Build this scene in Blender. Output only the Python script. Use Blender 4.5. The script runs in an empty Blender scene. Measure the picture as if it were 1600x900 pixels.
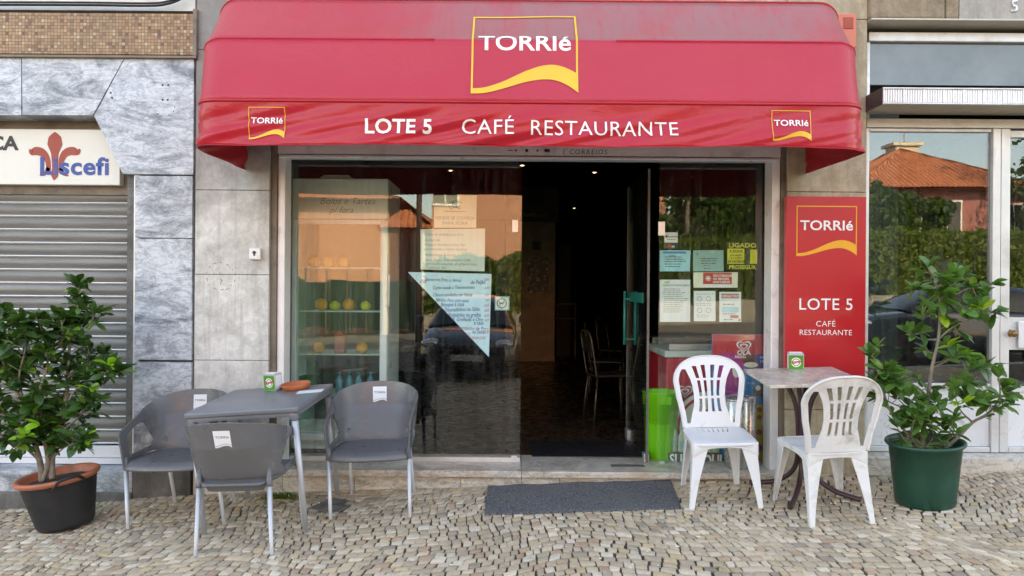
import bpy, bmesh, math, random
import numpy as np
from mathutils import Vector, Matrix, geometry, noise
R = math.radians
random.seed(7); rng = np.random.default_rng(7)
SC = bpy.context.scene
COL = SC.collection

# ------------------------------------------------------------------ camera, sky, sun, exposure
F = 1155.0; TH = 0.0075; CY = 5.4; CZ = 1.47       # focal length in px of a 1600 px wide frame
cam = bpy.data.cameras.new("camera"); cam.sensor_width = 36; cam.lens = 36*F/1600
cam.clip_start = 0.05; cam.clip_end = 2000
cam_o = bpy.data.objects.new("camera", cam); COL.objects.link(cam_o)
cam_o.matrix_world = Matrix.Translation((0, -CY, CZ)) @ Matrix.Rotation(R(90), 4, 'X') @ Matrix.Rotation(TH, 4, 'Z')
SC.camera = cam_o
world = bpy.data.worlds.new("World"); SC.world = world; world.use_nodes = True
wn = world.node_tree; wn.nodes.clear()
sky = wn.nodes.new("ShaderNodeTexSky"); sky.sky_type = 'NISHITA'; sky.sun_disc = False
SUN_EL, SUN_AZ = 40, 24                             # the sun stands behind the cafe building, a little to the right
sky.sun_elevation = R(SUN_EL); sky.sun_rotation = R(SUN_AZ)
sky.air_density = 1.0; sky.dust_density = 2.0; sky.ozone_density = 1.0
bg = wn.nodes.new("ShaderNodeBackground"); bg.inputs[1].default_value = 0.15
wo = wn.nodes.new("ShaderNodeOutputWorld")
wn.links.new(sky.outputs[0], bg.inputs[0]); wn.links.new(bg.outputs[0], wo.inputs[0])
sl = bpy.data.lights.new("sun", 'SUN'); sl.energy = 2.6; sl.angle = R(0.5); sl.color = (1, .93, .83)
so = bpy.data.objects.new("sun", sl); COL.objects.link(so)
sd = Vector((math.sin(R(SUN_AZ))*math.cos(R(SUN_EL)), math.cos(R(SUN_AZ))*math.cos(R(SUN_EL)), math.sin(R(SUN_EL))))
so.rotation_euler = sd.to_track_quat('Z', 'Y').to_euler(); so.location = (0, 30, 40)
SC.view_settings.view_transform = 'Standard'; SC.view_settings.look = 'None'
SC.view_settings.exposure = 2.84; SC.view_settings.use_white_balance = True; SC.view_settings.white_balance_temperature = 8900; SC.view_settings.white_balance_tint = 11; SC.view_settings.gamma = 1; SC.view_settings.use_curve_mapping = False
SC.render.engine = 'CYCLES'
SC.cycles.max_bounces = 8; SC.cycles.transparent_max_bounces = 16
SC.cycles.use_denoising = True; SC.cycles.sample_clamp_indirect = 6

# ------------------------------------------------------------------ helpers
def W(px, py, y):                                   # a point of the photograph at world depth y (wall plane is y = 0)
    D = y+CY; dx = px-800; dy = py-450
    return Vector(((dx+dy*TH)*D/F, y, CZ-(dy-dx*TH)*D/F))
_fx = [-80, -12, -3.65, -2.6, -1.5, -.47, 2.5, 3.5, 12, 30, 90]
_fz = [-1.2, -.62, -.19, -.09, -.035, .0, .11, .16, .5, .9, 1.2]
def zg(x, y):
    s = sum(np.interp(x+d, _fx, _fz) for d in (-.35, -.12, .12, .35))/4
    return float(s)+.018+.07*max(min(y, .2), -2)-.012*max(min(y+2, 0), -18)
def G(px, py):                                      # where a pixel meets the pavement
    y = -.5
    for _ in range(40):
        p = W(px, py, y); e = p.z-zg(p.x, y)
        dx = W(px, py, y+.01); e2 = dx.z-zg(dx.x, y+.01)
        y -= e/((e2-e)/.01)*.9
    p = W(px, py, y); return Vector((p.x, y, zg(p.x, y)))
def gn(x, y):
    e = .15
    return Vector((-(zg(x+e, y)-zg(x-e, y))/(2*e), -(zg(x, y+e)-zg(x, y-e))/(2*e), 1)).normalized()

MROOT = {}
def thing(name, label, cat, loc=(0, 0, 0), rotz=0, group=None, M=None):
    o = bpy.data.objects.new(name, None); COL.objects.link(o); o.empty_display_size = .1
    if M is None: M = Matrix.Translation(loc) @ Matrix.Rotation(rotz, 4, 'Z')
    o.matrix_world = M; MROOT[o.name] = M
    o["label"] = label; o["category"] = cat
    if group: o["group"] = group
    return o
def tag(o, label, cat, group=None, kind=None):
    o["label"] = label; o["category"] = cat
    if group: o["group"] = group
    if kind: o["kind"] = kind
    return o
def root_of(o):
    while o.parent: o = o.parent
    return o
def obj(name, bm, mats, parent=None, world=False, smooth=False, solid=0, bevel=0, sub=0, offset=0, auto=None):
    if world and parent is not None:
        bm.transform(MROOT[root_of(parent).name].inverted())
    if not getattr(bm, 'keep_normals', False) and solid == 0:
        pass
    me = bpy.data.meshes.new(name)
    bm.to_mesh(me); bm.free()
    for m in (mats if isinstance(mats, (list, tuple)) else [mats]): me.materials.append(m)
    if smooth or auto:
        me.polygons.foreach_set('use_smooth', [True]*len(me.polygons))
        if auto: me.set_sharp_from_angle(angle=R(auto))
    o = bpy.data.objects.new(name, me); COL.objects.link(o)
    if parent is not None: o.parent = parent
    if solid:
        m = o.modifiers.new('solid', 'SOLIDIFY'); m.thickness = solid; m.offset = offset; m.use_even_offset = False
    if bevel:
        m = o.modifiers.new('bevel', 'BEVEL'); m.width = bevel; m.segments = 2; m.limit_method = 'ANGLE'; m.angle_limit = R(40)
        m.harden_normals = False
    if sub:
        m = o.modifiers.new('sub', 'SUBSURF'); m.levels = sub; m.render_levels = sub
    return o
def struct(name, bm, mats, **k):
    o = obj(name, bm, mats, **k); o["kind"] = "structure"; return o
def BM(): return bmesh.new()
def merge(dst, src, M=None, mi=None):
    if M is not None: src.transform(M)
    vm = {}
    for v in src.verts: vm[v] = dst.verts.new(v.co)
    for f in src.faces:
        try: nf = dst.faces.new([vm[v] for v in f.verts])
        except ValueError: continue
        nf.material_index = f.material_index if mi is None else mi
        nf.smooth = f.smooth
    src.free()
def box(bm, a, b, bev=0, seg=2, M=None, mi=0):      # axis-aligned box from corner a to corner b
    t = BM(); a = Vector(a); b = Vector(b)
    bmesh.ops.create_cube(t, size=1)
    s = b-a; c = (a+b)/2
    t.transform(Matrix.Translation(c) @ Matrix.Diagonal((abs(s.x), abs(s.y), abs(s.z), 1)))
    if bev: bmesh.ops.bevel(t, geom=t.edges[:], offset=min(bev, .49*min(abs(s.x), abs(s.y), abs(s.z))), segments=seg, affect='EDGES', profile=.5)
    merge(bm, t, M, mi)
def poly(bm, pts, mi=0):
    f = bm.faces.new([bm.verts.new(p) for p in pts]); f.material_index = mi; return f
def prism(bm, pts, y0, y1, bev=0, mi=0):            # polygon in x,z pulled from y0 (front) to y1 (back)
    t = BM()
    a = [t.verts.new((p[0], y0, p[1])) for p in pts]; b = [t.verts.new((p[0], y1, p[1])) for p in pts]
    t.faces.new(a); t.faces.new(b[::-1]); n = len(pts)
    for i in range(n): t.faces.new((a[i], b[i], b[(i+1) % n], a[(i+1) % n]))
    bmesh.ops.recalc_face_normals(t, faces=t.faces[:])
    if bev: bmesh.ops.bevel(t, geom=t.edges[:], offset=bev, segments=2, affect='EDGES', profile=.5)
    merge(bm, t, None, mi)
def tube(bm, pts, rad, n=10, cap=True, mi=0, sq=None):
    pts = [Vector(p) for p in pts]; N = len(pts)
    if not isinstance(rad, (list, tuple)): rad = [rad]*N
    rings = []; up = None
    for i, p in enumerate(pts):
        d = (pts[min(i+1, N-1)]-pts[max(i-1, 0)]).normalized()
        if up is None:
            up = Vector((0, 0, 1)) if abs(d.z) < .9 else Vector((0, 1, 0))
        s = d.cross(up).normalized(); up = s.cross(d).normalized()
        r = rad[i]; ring = []
        for k in range(n):
            a = 2*math.pi*(k+.5)/n
            ring.append(bm.verts.new(p+s*(math.cos(a)*r)+up*(math.sin(a)*r)))
        rings.append(ring)
    for i in range(N-1):
        for k in range(n):
            f = bm.faces.new((rings[i][k], rings[i][(k+1) % n], rings[i+1][(k+1) % n], rings[i+1][k])); f.smooth = True; f.material_index = mi
    if cap:
        bm.faces.new(rings[0][::-1]).material_index = mi; bm.faces.new(rings[-1]).material_index = mi
def lathe(bm, prof, n=32, sx=1, sy=1, M=None, mi=0, close=True):
    t = BM(); rings = []
    for r, z in prof:
        rings.append([t.verts.new((r*sx*math.cos(2*math.pi*k/n), r*sy*math.sin(2*math.pi*k/n), z)) for k in range(n)])
    for i in range(len(prof)-1):
        for k in range(n):
            f = t.faces.new((rings[i][k], rings[i][(k+1) % n], rings[i+1][(k+1) % n], rings[i+1][k])); f.smooth = True
    if close:
        for rr in (rings[0], rings[-1]):
            if prof[0 if rr is rings[0] else -1][0] > 1e-4: t.faces.new(rr)
    bmesh.ops.recalc_face_normals(t, faces=t.faces[:])
    merge(bm, t, M, mi)
def smoothpath(pts, n=6):
    pts = [Vector(p) for p in pts]; out = []
    for i in range(len(pts)-1):
        p0 = pts[max(i-1, 0)]; p1 = pts[i]; p2 = pts[i+1]; p3 = pts[min(i+2, len(pts)-1)]
        for k in range(n):
            t = k/n
            out.append(.5*((2*p1)+(p2-p0)*t+(2*p0-5*p1+4*p2-p3)*t*t+(3*p1-p0-3*p2+p3)*t**3))
    out.append(pts[-1]); return out
def sheet(outer, holes=(), us=(), vs=()):           # flat sheet with holes in (u, v), cut along the lines u in us and v in vs
    bm = BM()
    loops = [[Vector((p[0], p[1], 0)) for p in outer]]+[[Vector((p[0], p[1], 0)) for p in h] for h in holes]
    vs_ = [bm.verts.new(p) for l in loops for p in l]
    for t in geometry.tessellate_polygon(loops):
        if len(set(t)) == 3:
            try: bm.faces.new([vs_[i] for i in t])
            except ValueError: pass
    bmesh.ops.recalc_face_normals(bm, faces=bm.faces[:])
    for f in bm.faces:
        if f.normal.z < 0: f.normal_flip()
    for axis, lst in ((0, us), (1, vs)):
        for c in lst:
            co = [0, 0, 0]; co[axis] = c; no = [0, 0, 0]; no[axis] = 1
            bmesh.ops.bisect_plane(bm, geom=bm.verts[:]+bm.edges[:]+bm.faces[:], plane_co=co, plane_no=no, dist=1e-5)
    return bm
def mapbm(bm, f):
    for v in bm.verts: v.co = f(v.co.x, v.co.y, v.co.z)
    return bm
def frange(a, b, s):
    n = max(1, int(round((b-a)/s))); return [a+(b-a)*i/n for i in range(1, n)]

# ---- lettering: flat meshes in (u, v)
def text(bm, s, u, v, size, align='LEFT', bold=0.0, sx=1.0, shear=0.0, mi=0, space=1.0, rot=0, res=3):
    c = bpy.data.curves.new('t', 'FONT'); c.body = s; c.size = 1; c.align_x = align; c.resolution_u = res
    c.offset = bold; c.shear = shear; c.space_character = space; c.fill_mode = 'FRONT'
    o = bpy.data.objects.new('t', c); COL.objects.link(o)
    dg = bpy.context.evaluated_depsgraph_get(); dg.update()
    me = bpy.data.meshes.new_from_object(o.evaluated_get(dg))
    t = BM(); t.from_mesh(me)
    M = Matrix.Translation((u, v, 0)) @ Matrix.Rotation(rot, 4, 'Z') @ Matrix.Diagonal((size*sx, size, 1, 1))
    merge(bm, t, M, mi)
    bpy.data.meshes.remove(me); bpy.data.objects.remove(o); bpy.data.curves.remove(c)
def rect(bm, u0, v0, u1, v1, mi=0, w=0):
    if not w: return poly(bm, [(u0, v0, w), (u1, v0, w), (u1, v1, w), (u0, v1, w)], mi)
def disc(bm, u, v, r, mi=0, n=20, ry=None, z=0):
    ry = ry or r
    return poly(bm, [(u+r*math.cos(2*math.pi*k/n), v+ry*math.sin(2*math.pi*k/n), z) for k in range(n)], mi)
def strip(bm, up, lo, mi=0):
    for i in range(len(up)-1):
        poly(bm, [(*lo[i], 0), (*lo[i+1], 0), (*up[i+1], 0), (*up[i], 0)], mi)
def ring(bm, u, v, r, w, mi=0, n=24, a0=0, a1=360, ry=1):
    A = [R(a0+(a1-a0)*k/n) for k in range(n+1)]
    strip(bm, [(u+(r+w/2)*math.cos(a), v+(r+w/2)*ry*math.sin(a)) for a in A], [(u+(r-w/2)*math.cos(a), v+(r-w/2)*ry*math.sin(a)) for a in A], mi)
def wave(ts=None):
    ts = [i/24 for i in range(25)]
    up = [float(np.interp(t, [0, .12, .3, .5, .65, .78, .9, 1], [.055, .06, .13, .245, .31, .33, .29, .225])) for t in ts]
    lo = [float(np.interp(t, [0, .12, .3, .5, .65, .78, .9, 1], [.0, .0, .055, .13, .165, .165, .11, .02])) for t in ts]
    k = np.array([.25, .5, .25])
    for _ in range(2):
        up = [up[0]]+list(np.convolve(up, k, 'valid'))+[up[-1]]; lo = [lo[0]]+list(np.convolve(lo, k, 'valid'))+[lo[-1]]
    return ts, up, lo
def logo(u0, v0, w, h, tv=.50):                             # material 0 white lettering, 1 yellow frame and wave
    bm = BM(); lw = w*.018
    ts, up, lo = wave()
    strip(bm, [(u0+t*w, v0+a*h) for t, a in zip(ts, up)], [(u0+t*w, v0+a*h) for t, a in zip(ts, lo)], 1)
    rect(bm, u0, v0+.05*h, u0+lw, v0+h, 1); rect(bm, u0+w-lw, v0+.21*h, u0+w, v0+h, 1); rect(bm, u0+lw, v0+h-lw, u0+w-lw, v0+h, 1)
    text(bm, "TORRIé", u0+w*.5, v0+h*tv, w*.225, 'CENTER', bold=.015, sx=1.16, mi=0, res=4)
    return bm
def cut(bm, us=(), vs=()):
    for axis, lst in ((0, us), (1, vs)):
        for c in lst:
            co = [0, 0, 0]; co[axis] = c; no = [0, 0, 0]; no[axis] = 1
            bmesh.ops.bisect_plane(bm, geom=bm.verts[:]+bm.edges[:]+bm.faces[:], plane_co=co, plane_no=no, dist=1e-6)
    return bm
def onwall(o, du=(1, 0, 0), dv=(0, 0, 1), lift=.0015):    # (u, v) -> plane through o; lifted towards the street
    o = Vector(o); du = Vector(du).normalized(); dv = Vector(dv).normalized(); n = du.cross(dv)
    return lambda u, v, w: o+du*u+dv*v+n*(lift+w)

# ------------------------------------------------------------------ materials
class NT:
    def __init__(s, name):
        s.m = bpy.data.materials.new(name); s.m.use_nodes = True; s.t = s.m.node_tree; s.t.nodes.clear()
        s.out = s.n('ShaderNodeOutputMaterial'); s.p = s.n('ShaderNodeBsdfPrincipled'); s.l(s.p.outputs[0], s.out.inputs[0])
        s.tc = s.n('ShaderNodeTexCoord').outputs['Object']
    def n(s, t, **k):
        x = s.t.nodes.new(t)
        for a, b in k.items():
            if a.startswith('i_'): 
                key = a[2:]; key = int(key) if key.isdigit() else key.replace('_', ' ')
                x.inputs[key].default_value = b
            else: setattr(x, a, b)
        return x
    def l(s, a, b): s.t.links.new(a, b)
    def noise(s, scale, detail=4, rough=.55, vec=None, dist=0, mapping=None):
        x = s.n('ShaderNodeTexNoise', i_Scale=scale, i_Detail=detail, i_Roughness=rough, i_Distortion=dist)
        v = vec or s.tc
        if mapping:
            mp = s.n('ShaderNodeMapping'); mp.inputs['Scale'].default_value = mapping; s.l(v, mp.inputs[0]); v = mp.outputs[0]
        s.l(v, x.inputs['Vector']); return x.outputs['Fac']
    def ramp(s, fac, stops, interp='LINEAR'):
        r = s.n('ShaderNodeValToRGB'); r.color_ramp.interpolation = interp
        while len(r.color_ramp.elements) < len(stops): r.color_ramp.elements.new(.5)
        for e, (p, c) in zip(r.color_ramp.elements, stops):
            e.position = p; e.color = (*c, 1) if isinstance(c, (tuple, list)) else (c, c, c, 1)
        s.l(fac, r.inputs[0]); return r.outputs[0]
    def mix(s, fac, a, b, mode='MIX'):
        x = s.n('ShaderNodeMix', data_type='RGBA', blend_type=mode)
        for v, i in ((fac, 0), (a, 6), (b, 7)):
            if isinstance(v, (int, float)): x.inputs[i].default_value = v if i == 0 else (v, v, v, 1)
            elif isinstance(v, tuple): x.inputs[i].default_value = (*v, 1)
            else: s.l(v, x.inputs[i])
        return x.outputs[2]
    def math(s, op, a, b=0.0, clamp=False):
        x = s.n('ShaderNodeMath', operation=op, use_clamp=clamp)
        for v, i in ((a, 0), (b, 1)):
            if isinstance(v, (int, float)): x.inputs[i].default_value = v
            else: s.l(v, x.inputs[i])
        return x.outputs[0]
    def bump(s, h, strength=.3, dist=.01, base=None):
        b = s.n('ShaderNodeBump', i_Strength=strength, i_Distance=dist); s.l(h, b.inputs['Height'])
        if base is not None: s.l(base, b.inputs['Normal'])
        return b.outputs[0]
    def set(s, **k):
        for a, v in k.items():
            i = s.p.inputs[a.replace('_', ' ')]
            if isinstance(v, (int, float)): i.default_value = v
            elif isinstance(v, tuple): i.default_value = (*v, 1) if len(v) == 3 and i.type == 'RGBA' else v
            else: s.l(v, i)
        return s
def mat(name, col, rough=.5, metal=0, var=.12, scale=6, bump=.0, bscale=60, spec=.5, coat=0, dirt=None, dscale=3, dpos=(.5, .7), rvar=.1):
    s = NT(name)
    n1 = s.noise(scale, 5, .6)
    f = s.ramp(n1, [(.3, 1-var), (.7, 1+var)])
    c = s.mix(1, col, f, 'MULTIPLY')
    if dirt:
        d = s.ramp(s.noise(dscale, 8, .65, dist=.6), [(dpos[0], 0.), (dpos[1], 1.)])
        c = s.mix(d, c, dirt)
    s.set(Base_Color=c, Metallic=metal, Specular_IOR_Level=spec, Coat_Weight=coat)
    rr = s.ramp(s.noise(scale*2.3, 4, .6), [(.3, max(0, rough-rvar)), (.7, min(1, rough+rvar))]); s.set(Roughness=rr)
    if bump: s.set(Normal=s.bump(s.noise(bscale, 4, .6), bump, .004))
    return s.m

M = {}
def cobble_mat():
    s = NT('limestone_setts')
    a = s.n('ShaderNodeAttribute', attribute_name='tint').outputs['Color']
    n = s.noise(38, 6, .65); n2 = s.noise(220, 3, .6); big = s.noise(1.1, 4, .6)
    c = s.mix(1, a, s.ramp(n, [(.25, .78), (.75, 1.13)]), 'MULTIPLY')
    c = s.mix(1, c, s.ramp(n2, [(.3, .86), (.7, 1.08)]), 'MULTIPLY')
    c = s.mix(1, c, s.ramp(big, [(.3, .84), (.65, 1.05)]), 'MULTIPLY')
    sp = s.ramp(s.noise(9, 7, .7), [(.62, 0.), (.74, .55)]); c = s.mix(sp, c, (.11, .095, .075))
    s.set(Base_Color=c, Roughness=s.ramp(n, [(.2, .42), (.8, .75)]), Specular_IOR_Level=.45)
    s.set(Normal=s.bump(n2, .35, .002, s.bump(n, .5, .006))); return s.m
M['sett'] = cobble_mat()
def joint_mat():
    s = NT('dark_joint_sand')
    n = s.noise(60, 5, .7); c = s.ramp(n, [(.3, (.035, .028, .020)), (.7, (.115, .090, .062))])
    g = s.ramp(s.noise(2.2, 5, .6), [(.58, 0.), (.68, 1.)]); c = s.mix(s.math('MULTIPLY', g, .45), c, (.035, .05, .012))
    s.set(Base_Color=c, Roughness=.95, Normal=s.bump(n, .8, .01)); return s.m
M['joint'] = joint_mat()
def marble_mat(name, light, dark, ang=.6, scale=1.0, warm=None):
    s = NT(name)
    mp = s.n('ShaderNodeMapping'); mp.inputs['Rotation'].default_value = (0, ang, 0); mp.inputs['Scale'].default_value = (1.0*scale, 1*scale, 2.6*scale)
    s.l(s.tc, mp.inputs[0]); v = mp.outputs[0]
    n1 = s.noise(2.2, 9, .68, vec=v, dist=1.2); n2 = s.noise(7, 8, .7, vec=v, dist=.8)
    n3 = s.noise(40, 5, .6)
    c = s.ramp(n1, [(.34, dark), (.455, tuple(.55*a+.45*b for a, b in zip(light, dark))), (.52, light), (.8, tuple(min(1, 1.12*a) for a in light))])
    vein = s.ramp(s.math('ABSOLUTE', s.math('SUBTRACT', n2, .5)), [(.0, .0), (.012, .35), (.04, 1.)])
    c = s.mix(1, c, s.mix(vein, (.50, .54, .60), (1., 1., 1.)), 'MULTIPLY')
    blot = s.ramp(s.noise(3.1, 7, .75, vec=v, dist=1.8), [(.6, 0.), (.78, 1.)]); c = s.mix(s.math('MULTIPLY', blot, .45), c, tuple(min(1, 1.45*a) for a in light))
    c = s.mix(1, c, s.ramp(n3, [(.3, .88), (.7, 1.1)]), 'MULTIPLY')
    if warm: c = s.mix(s.ramp(s.noise(1.7, 5, .6), [(.5, 0.), (.75, .7)]), c, warm)
    s.set(Base_Color=c, Roughness=s.ramp(n2, [(.3, .28), (.7, .45)])); s.set(Normal=s.bump(n3, .08, .003)); return s.m
M['grey_marble'] = marble_mat('blue_grey_marble', (.56, .59, .62), (.15, .17, .20))
M['grey_marble2'] = marble_mat('blue_grey_marble_streaked', (.56, .60, .64), (.17, .19, .225), ang=-.8, scale=1.0)
M['cream_marble'] = marble_mat('cream_marble', (.60, .55, .47), (.40, .31, .22), ang=.3, scale=.8, warm=(.47, .37, .26))
M['table_marble'] = marble_mat('pinkish_table_marble', (.66, .56, .47), (.42, .33, .27), ang=.2, scale=2.5)
def limestone(name, c1, c2, stain, rough=.8, bump=.3, bs=14, top_dirt=True):
    s = NT(name)
    n = s.noise(5, 8, .65, dist=.4); n2 = s.noise(bs, 6, .7); n3 = s.noise(120, 3, .6)
    c = s.ramp(n, [(.3, c2), (.65, c1)])
    c = s.mix(1, c, s.ramp(n3, [(.3, .88), (.7, 1.08)]), 'MULTIPLY')
    mot = s.ramp(s.noise(11, 8, .75, dist=1.), [(.35, .80), (.65, 1.08)]); c = s.mix(1, c, mot, 'MULTIPLY')
    st = s.noise(1.6, 9, .72, mapping=(1.2, 1.2, .5), dist=.5)
    c = s.mix(s.ramp(st, [(.5, 0.), (.72, .75)]), c, stain)
    drip = s.noise(5, 6, .6, mapping=(3.2, 3.2, .22)); c = s.mix(s.ramp(drip, [(.52, 0.), (.75, .5)]), c, stain)
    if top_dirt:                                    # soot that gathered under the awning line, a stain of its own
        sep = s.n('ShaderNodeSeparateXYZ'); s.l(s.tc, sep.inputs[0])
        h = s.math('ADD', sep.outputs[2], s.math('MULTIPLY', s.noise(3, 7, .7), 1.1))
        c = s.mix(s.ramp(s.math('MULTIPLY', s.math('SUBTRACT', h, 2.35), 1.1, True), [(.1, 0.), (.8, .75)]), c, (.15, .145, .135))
    pit = s.ramp(s.noise(30, 5, .75), [(.66, 0.), (.74, .6)]); c = s.mix(pit, c, tuple(.45*a for a in c2))
    s.set(Base_Color=c, Roughness=rough, Specular_IOR_Level=.3, Normal=s.bump(n2, bump, .02, s.bump(n3, .2, .003))); return s.m
M['stone'] = limestone('weathered_grey_limestone', (.78, .76, .71), (.52, .50, .46), (.28, .26, .23), bump=.22)
M['stone_r'] = limestone('weathered_beige_limestone', (.54, .46, .33), (.37, .31, .21), (.22, .18, .125), bump=.35, top_dirt=False)
M['stone_rough'] = limestone('rusticated_beige_stone', (.36, .29, .20), (.23, .18, .12), (.14, .11, .08), bump=1.0, bs=9, top_dirt=False)
M['stone_smooth'] = limestone('smooth_grey_lintel_stone', (.42, .40, .36), (.33, .31, .28), (.2, .185, .16), bump=.08, top_dirt=False)
M['plinth'] = limestone('rough_dirty_plinth', (.22, .215, .20), (.12, .115, .105), (.05, .048, .04), bump=.8, bs=18, top_dirt=False)
M['render_w'] = mat('white_painted_render', (.62, .60, .55), .85, var=.1, bump=.2, dirt=(.3, .28, .24), dpos=(.55, .8))
def mosaic():
    s = NT('ochre_mosaic_tiles')
    mp = s.n('ShaderNodeMapping'); mp.inputs['Rotation'].default_value = (R(90), 0, 0); s.l(s.tc, mp.inputs[0])
    b = s.n('ShaderNodeTexBrick', i_Scale=1.0, offset=0.0); b.inputs['Brick Width'].default_value = .0235; b.inputs['Row Height'].default_value = .0235
    b.inputs['Mortar Size'].default_value = .0019; b.inputs['Mortar Smooth'].default_value = .3
    b.inputs['Color1'].default_value = (.0, .0, .0, 1); b.inputs['Color2'].default_value = (1, 1, 1, 1); b.inputs['Mortar'].default_value = (.5, .5, .5, 1)
    b.inputs['Bias'].default_value = 0
    s.l(mp.outputs[0], b.inputs[0])
    wn_ = s.n('ShaderNodeTexWhiteNoise', noise_dimensions='3D')
    sn = s.n('ShaderNodeVectorMath', operation='SNAP'); sn.inputs[1].default_value = (.0235, .0235, 10)
    s.l(mp.outputs[0], sn.inputs[0]); s.l(sn.outputs[0], wn_.inputs['Vector'])
    col = s.ramp(wn_.outputs['Value'], [(0, (.13, .05, .02)), (.08, (.22, .11, .045)), (.45, (.33, .185, .08)), (.9, (.40, .24, .11)), (1, (.50, .38, .24))])
    c = s.mix(b.outputs['Fac'], col, (.12, .06, .035))
    c = s.mix(s.ramp(s.noise(2.5, 6, .7), [(.5, 0.), (.8, .5)]), c, (.16, .10, .06))
    s.set(Base_Color=c, Roughness=.4, Normal=s.bump(s.math('SUBTRACT', 1, b.outputs['Fac']), .6, .002)); return s.m
M['mosaic'] = mosaic()
def fabric(name, dirty):
    s = NT(name)
    sep = s.n('ShaderNodeSeparateXYZ'); s.l(s.tc, sep.inputs[0])
    base = (.52, .008, .026) if not dirty else (.54, .018, .046)
    n = s.noise(1.3, 6, .6)
    c = s.mix(s.ramp(n, [(.35, 0.), (.75, .6)]), base, tuple(min(1, a*1.05+.02) for a in base))
    if dirty == 2:
        d = s.noise(2.0, 8, .7, mapping=(1.4, .7, .5), dist=.3)
        side = s.ramp(s.math('MULTIPLY', s.math('ADD', sep.outputs[0], 1.1), .5, True), [(.0, .18), (.45, 1.)])
        k = s.math('MULTIPLY', s.ramp(d, [(.25, .1), (.55, .95)]), side)
        c = s.mix(k, c, (.36, .15, .16))
        streak = s.noise(9, 5, .6, mapping=(3.0, .35, .35)); c = s.mix(s.ramp(streak, [(.56, 0.), (.72, .55)]), c, (.55, .03, .05))
    c = s.mix(1, c, s.ramp(s.noise(160, 3, .6), [(.3, .95), (.7, 1.04)]), 'MULTIPLY')
    spot = s.ramp(s.noise(14, 6, .8), [(.70, 0.), (.78, .35)]); c = s.mix(spot, c, (.24, .10, .10))
    s.set(Base_Color=c, Roughness=.33 if not dirty else .42, Specular_IOR_Level=.5, Coat_Weight=.12 if not dirty else .18, Coat_Roughness=.3 if not dirty else .45, Sheen_Weight=.08 if dirty else 0, Sheen_Roughness=.4)
    wv = s.n('ShaderNodeTexNoise', i_Scale=420, i_Detail=1); s.l(s.tc, wv.inputs['Vector'])
    s.set(Normal=s.bump(wv.outputs['Fac'], .12, .001, s.bump(s.noise(5, 4, .6, mapping=(1, 1, 1.6), dist=.8), .35, .02)))
    tr = s.n('ShaderNodeBsdfTranslucent'); tr.inputs[0].default_value = (.75, .05, .07, 1)
    mx = s.n('ShaderNodeMixShader', i_0=.16); s.l(s.p.outputs[0], mx.inputs[1]); s.l(tr.outputs[0], mx.inputs[2]); s.l(mx.outputs[0], s.out.inputs[0])
    return s.m
M['vinyl'] = fabric('red_vinyl_valance', 0); M['vinyl1'] = fabric('red_vinyl_panel', 1); M['vinyl2'] = fabric('faded_red_vinyl_top', 2)
M['white_ink'] = mat('white_print', (.82, .82, .80), .5, var=.02)
M['yellow_ink'] = mat('yellow_print', (.80, .46, .04), .5, var=.03)
M['orange_ink'] = mat('amber_print', (.78, .36, .02), .5, var=.03)
M['red_sign'] = mat('red_sign_panel', (.50, .010, .018), .34, var=.04, coat=.2, rvar=.02)
M['grey_plastic'] = mat('grey_moulded_plastic', (.125, .125, .13), .34, var=.06, scale=3, bump=.05, bscale=300, dirt=(.20, .195, .185), dscale=9, dpos=(.56, .8))
M['grey_top'] = mat('grey_table_top', (.17, .175, .19), .32, var=.05, scale=4, bump=.03, bscale=250, rvar=.03)
M['alu'] = mat('satin_aluminium', (.62, .63, .65), .35, .75, var=.05, bump=.02)
M['alu_leg'] = mat('powder_coated_aluminium', (.50, .51, .53), .4, .35, var=.04)
M['alu_frame'] = mat('anodised_door_aluminium', (.68, .68, .67), .38, .35, var=.06, dirt=(.42, .38, .32), dpos=(.5, .8))
M['alu_panel'] = mat('scratched_aluminium_panel', (.78, .80, .83), .36, .35, var=.07, scale=3, bump=.05, dirt=(.40, .41, .42), dscale=12, dpos=(.58, .72))
M['champagne'] = mat('champagne_aluminium', (.50, .46, .38), .4, .4, var=.08)
M['white_plastic'] = mat('white_resin_plastic', (.74, .75, .76), .38, var=.03, bump=.03, bscale=200, dirt=(.52, .50, .46), dscale=7, dpos=(.6, .85))
M['old_plastic'] = mat('aged_white_resin_plastic', (.70, .69, .67), .5, var=.05, bump=.1, bscale=160, dirt=(.34, .32, .28), dscale=6, dpos=(.52, .78))
M['jamb'] = mat('white_lacquered_metal', (.78, .76, .75), .4, .1, var=.06, dirt=(.38, .33, .30), dscale=5, dpos=(.55, .8))
M['brown_trim'] = mat('brown_stained_trim', (.20, .16, .12), .6, var=.2, dirt=(.08, .065, .05))
def shutter_mat():
    s = NT('galvanised_slat')
    n = s.noise(3, 6, .65, mapping=(.5, 1, 6)); n2 = s.noise(24, 6, .7, mapping=(1, 1, 3))
    c = s.ramp(n, [(.3, (.16, .15, .135)), (.7, (.27, .26, .24))])
    c = s.mix(s.ramp(n2, [(.58, 0.), (.75, .6)]), c, (.09, .08, .065))
    s.set(Base_Color=c, Metallic=.35, Roughness=.52); return s.m
M['slat'] = shutter_mat()
M['slat_lip'] = mat('bright_slat_edge', (.9, .9, .89), .35, .0, var=.04)  # sky highlight on worn slat lips painted near-white; canopy ribs share it
M['white_bar'] = mat('white_shutter_bar', (.74, .76, .79), .4, .0, var=.05, dirt=(.36, .22, .12), dscale=8, dpos=(.68, .78))
M['sign_white'] = mat('cream_sign_board', (.74, .72, .64), .45, var=.03, dirt=(.55, .52, .43), dpos=(.6, .85))
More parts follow.
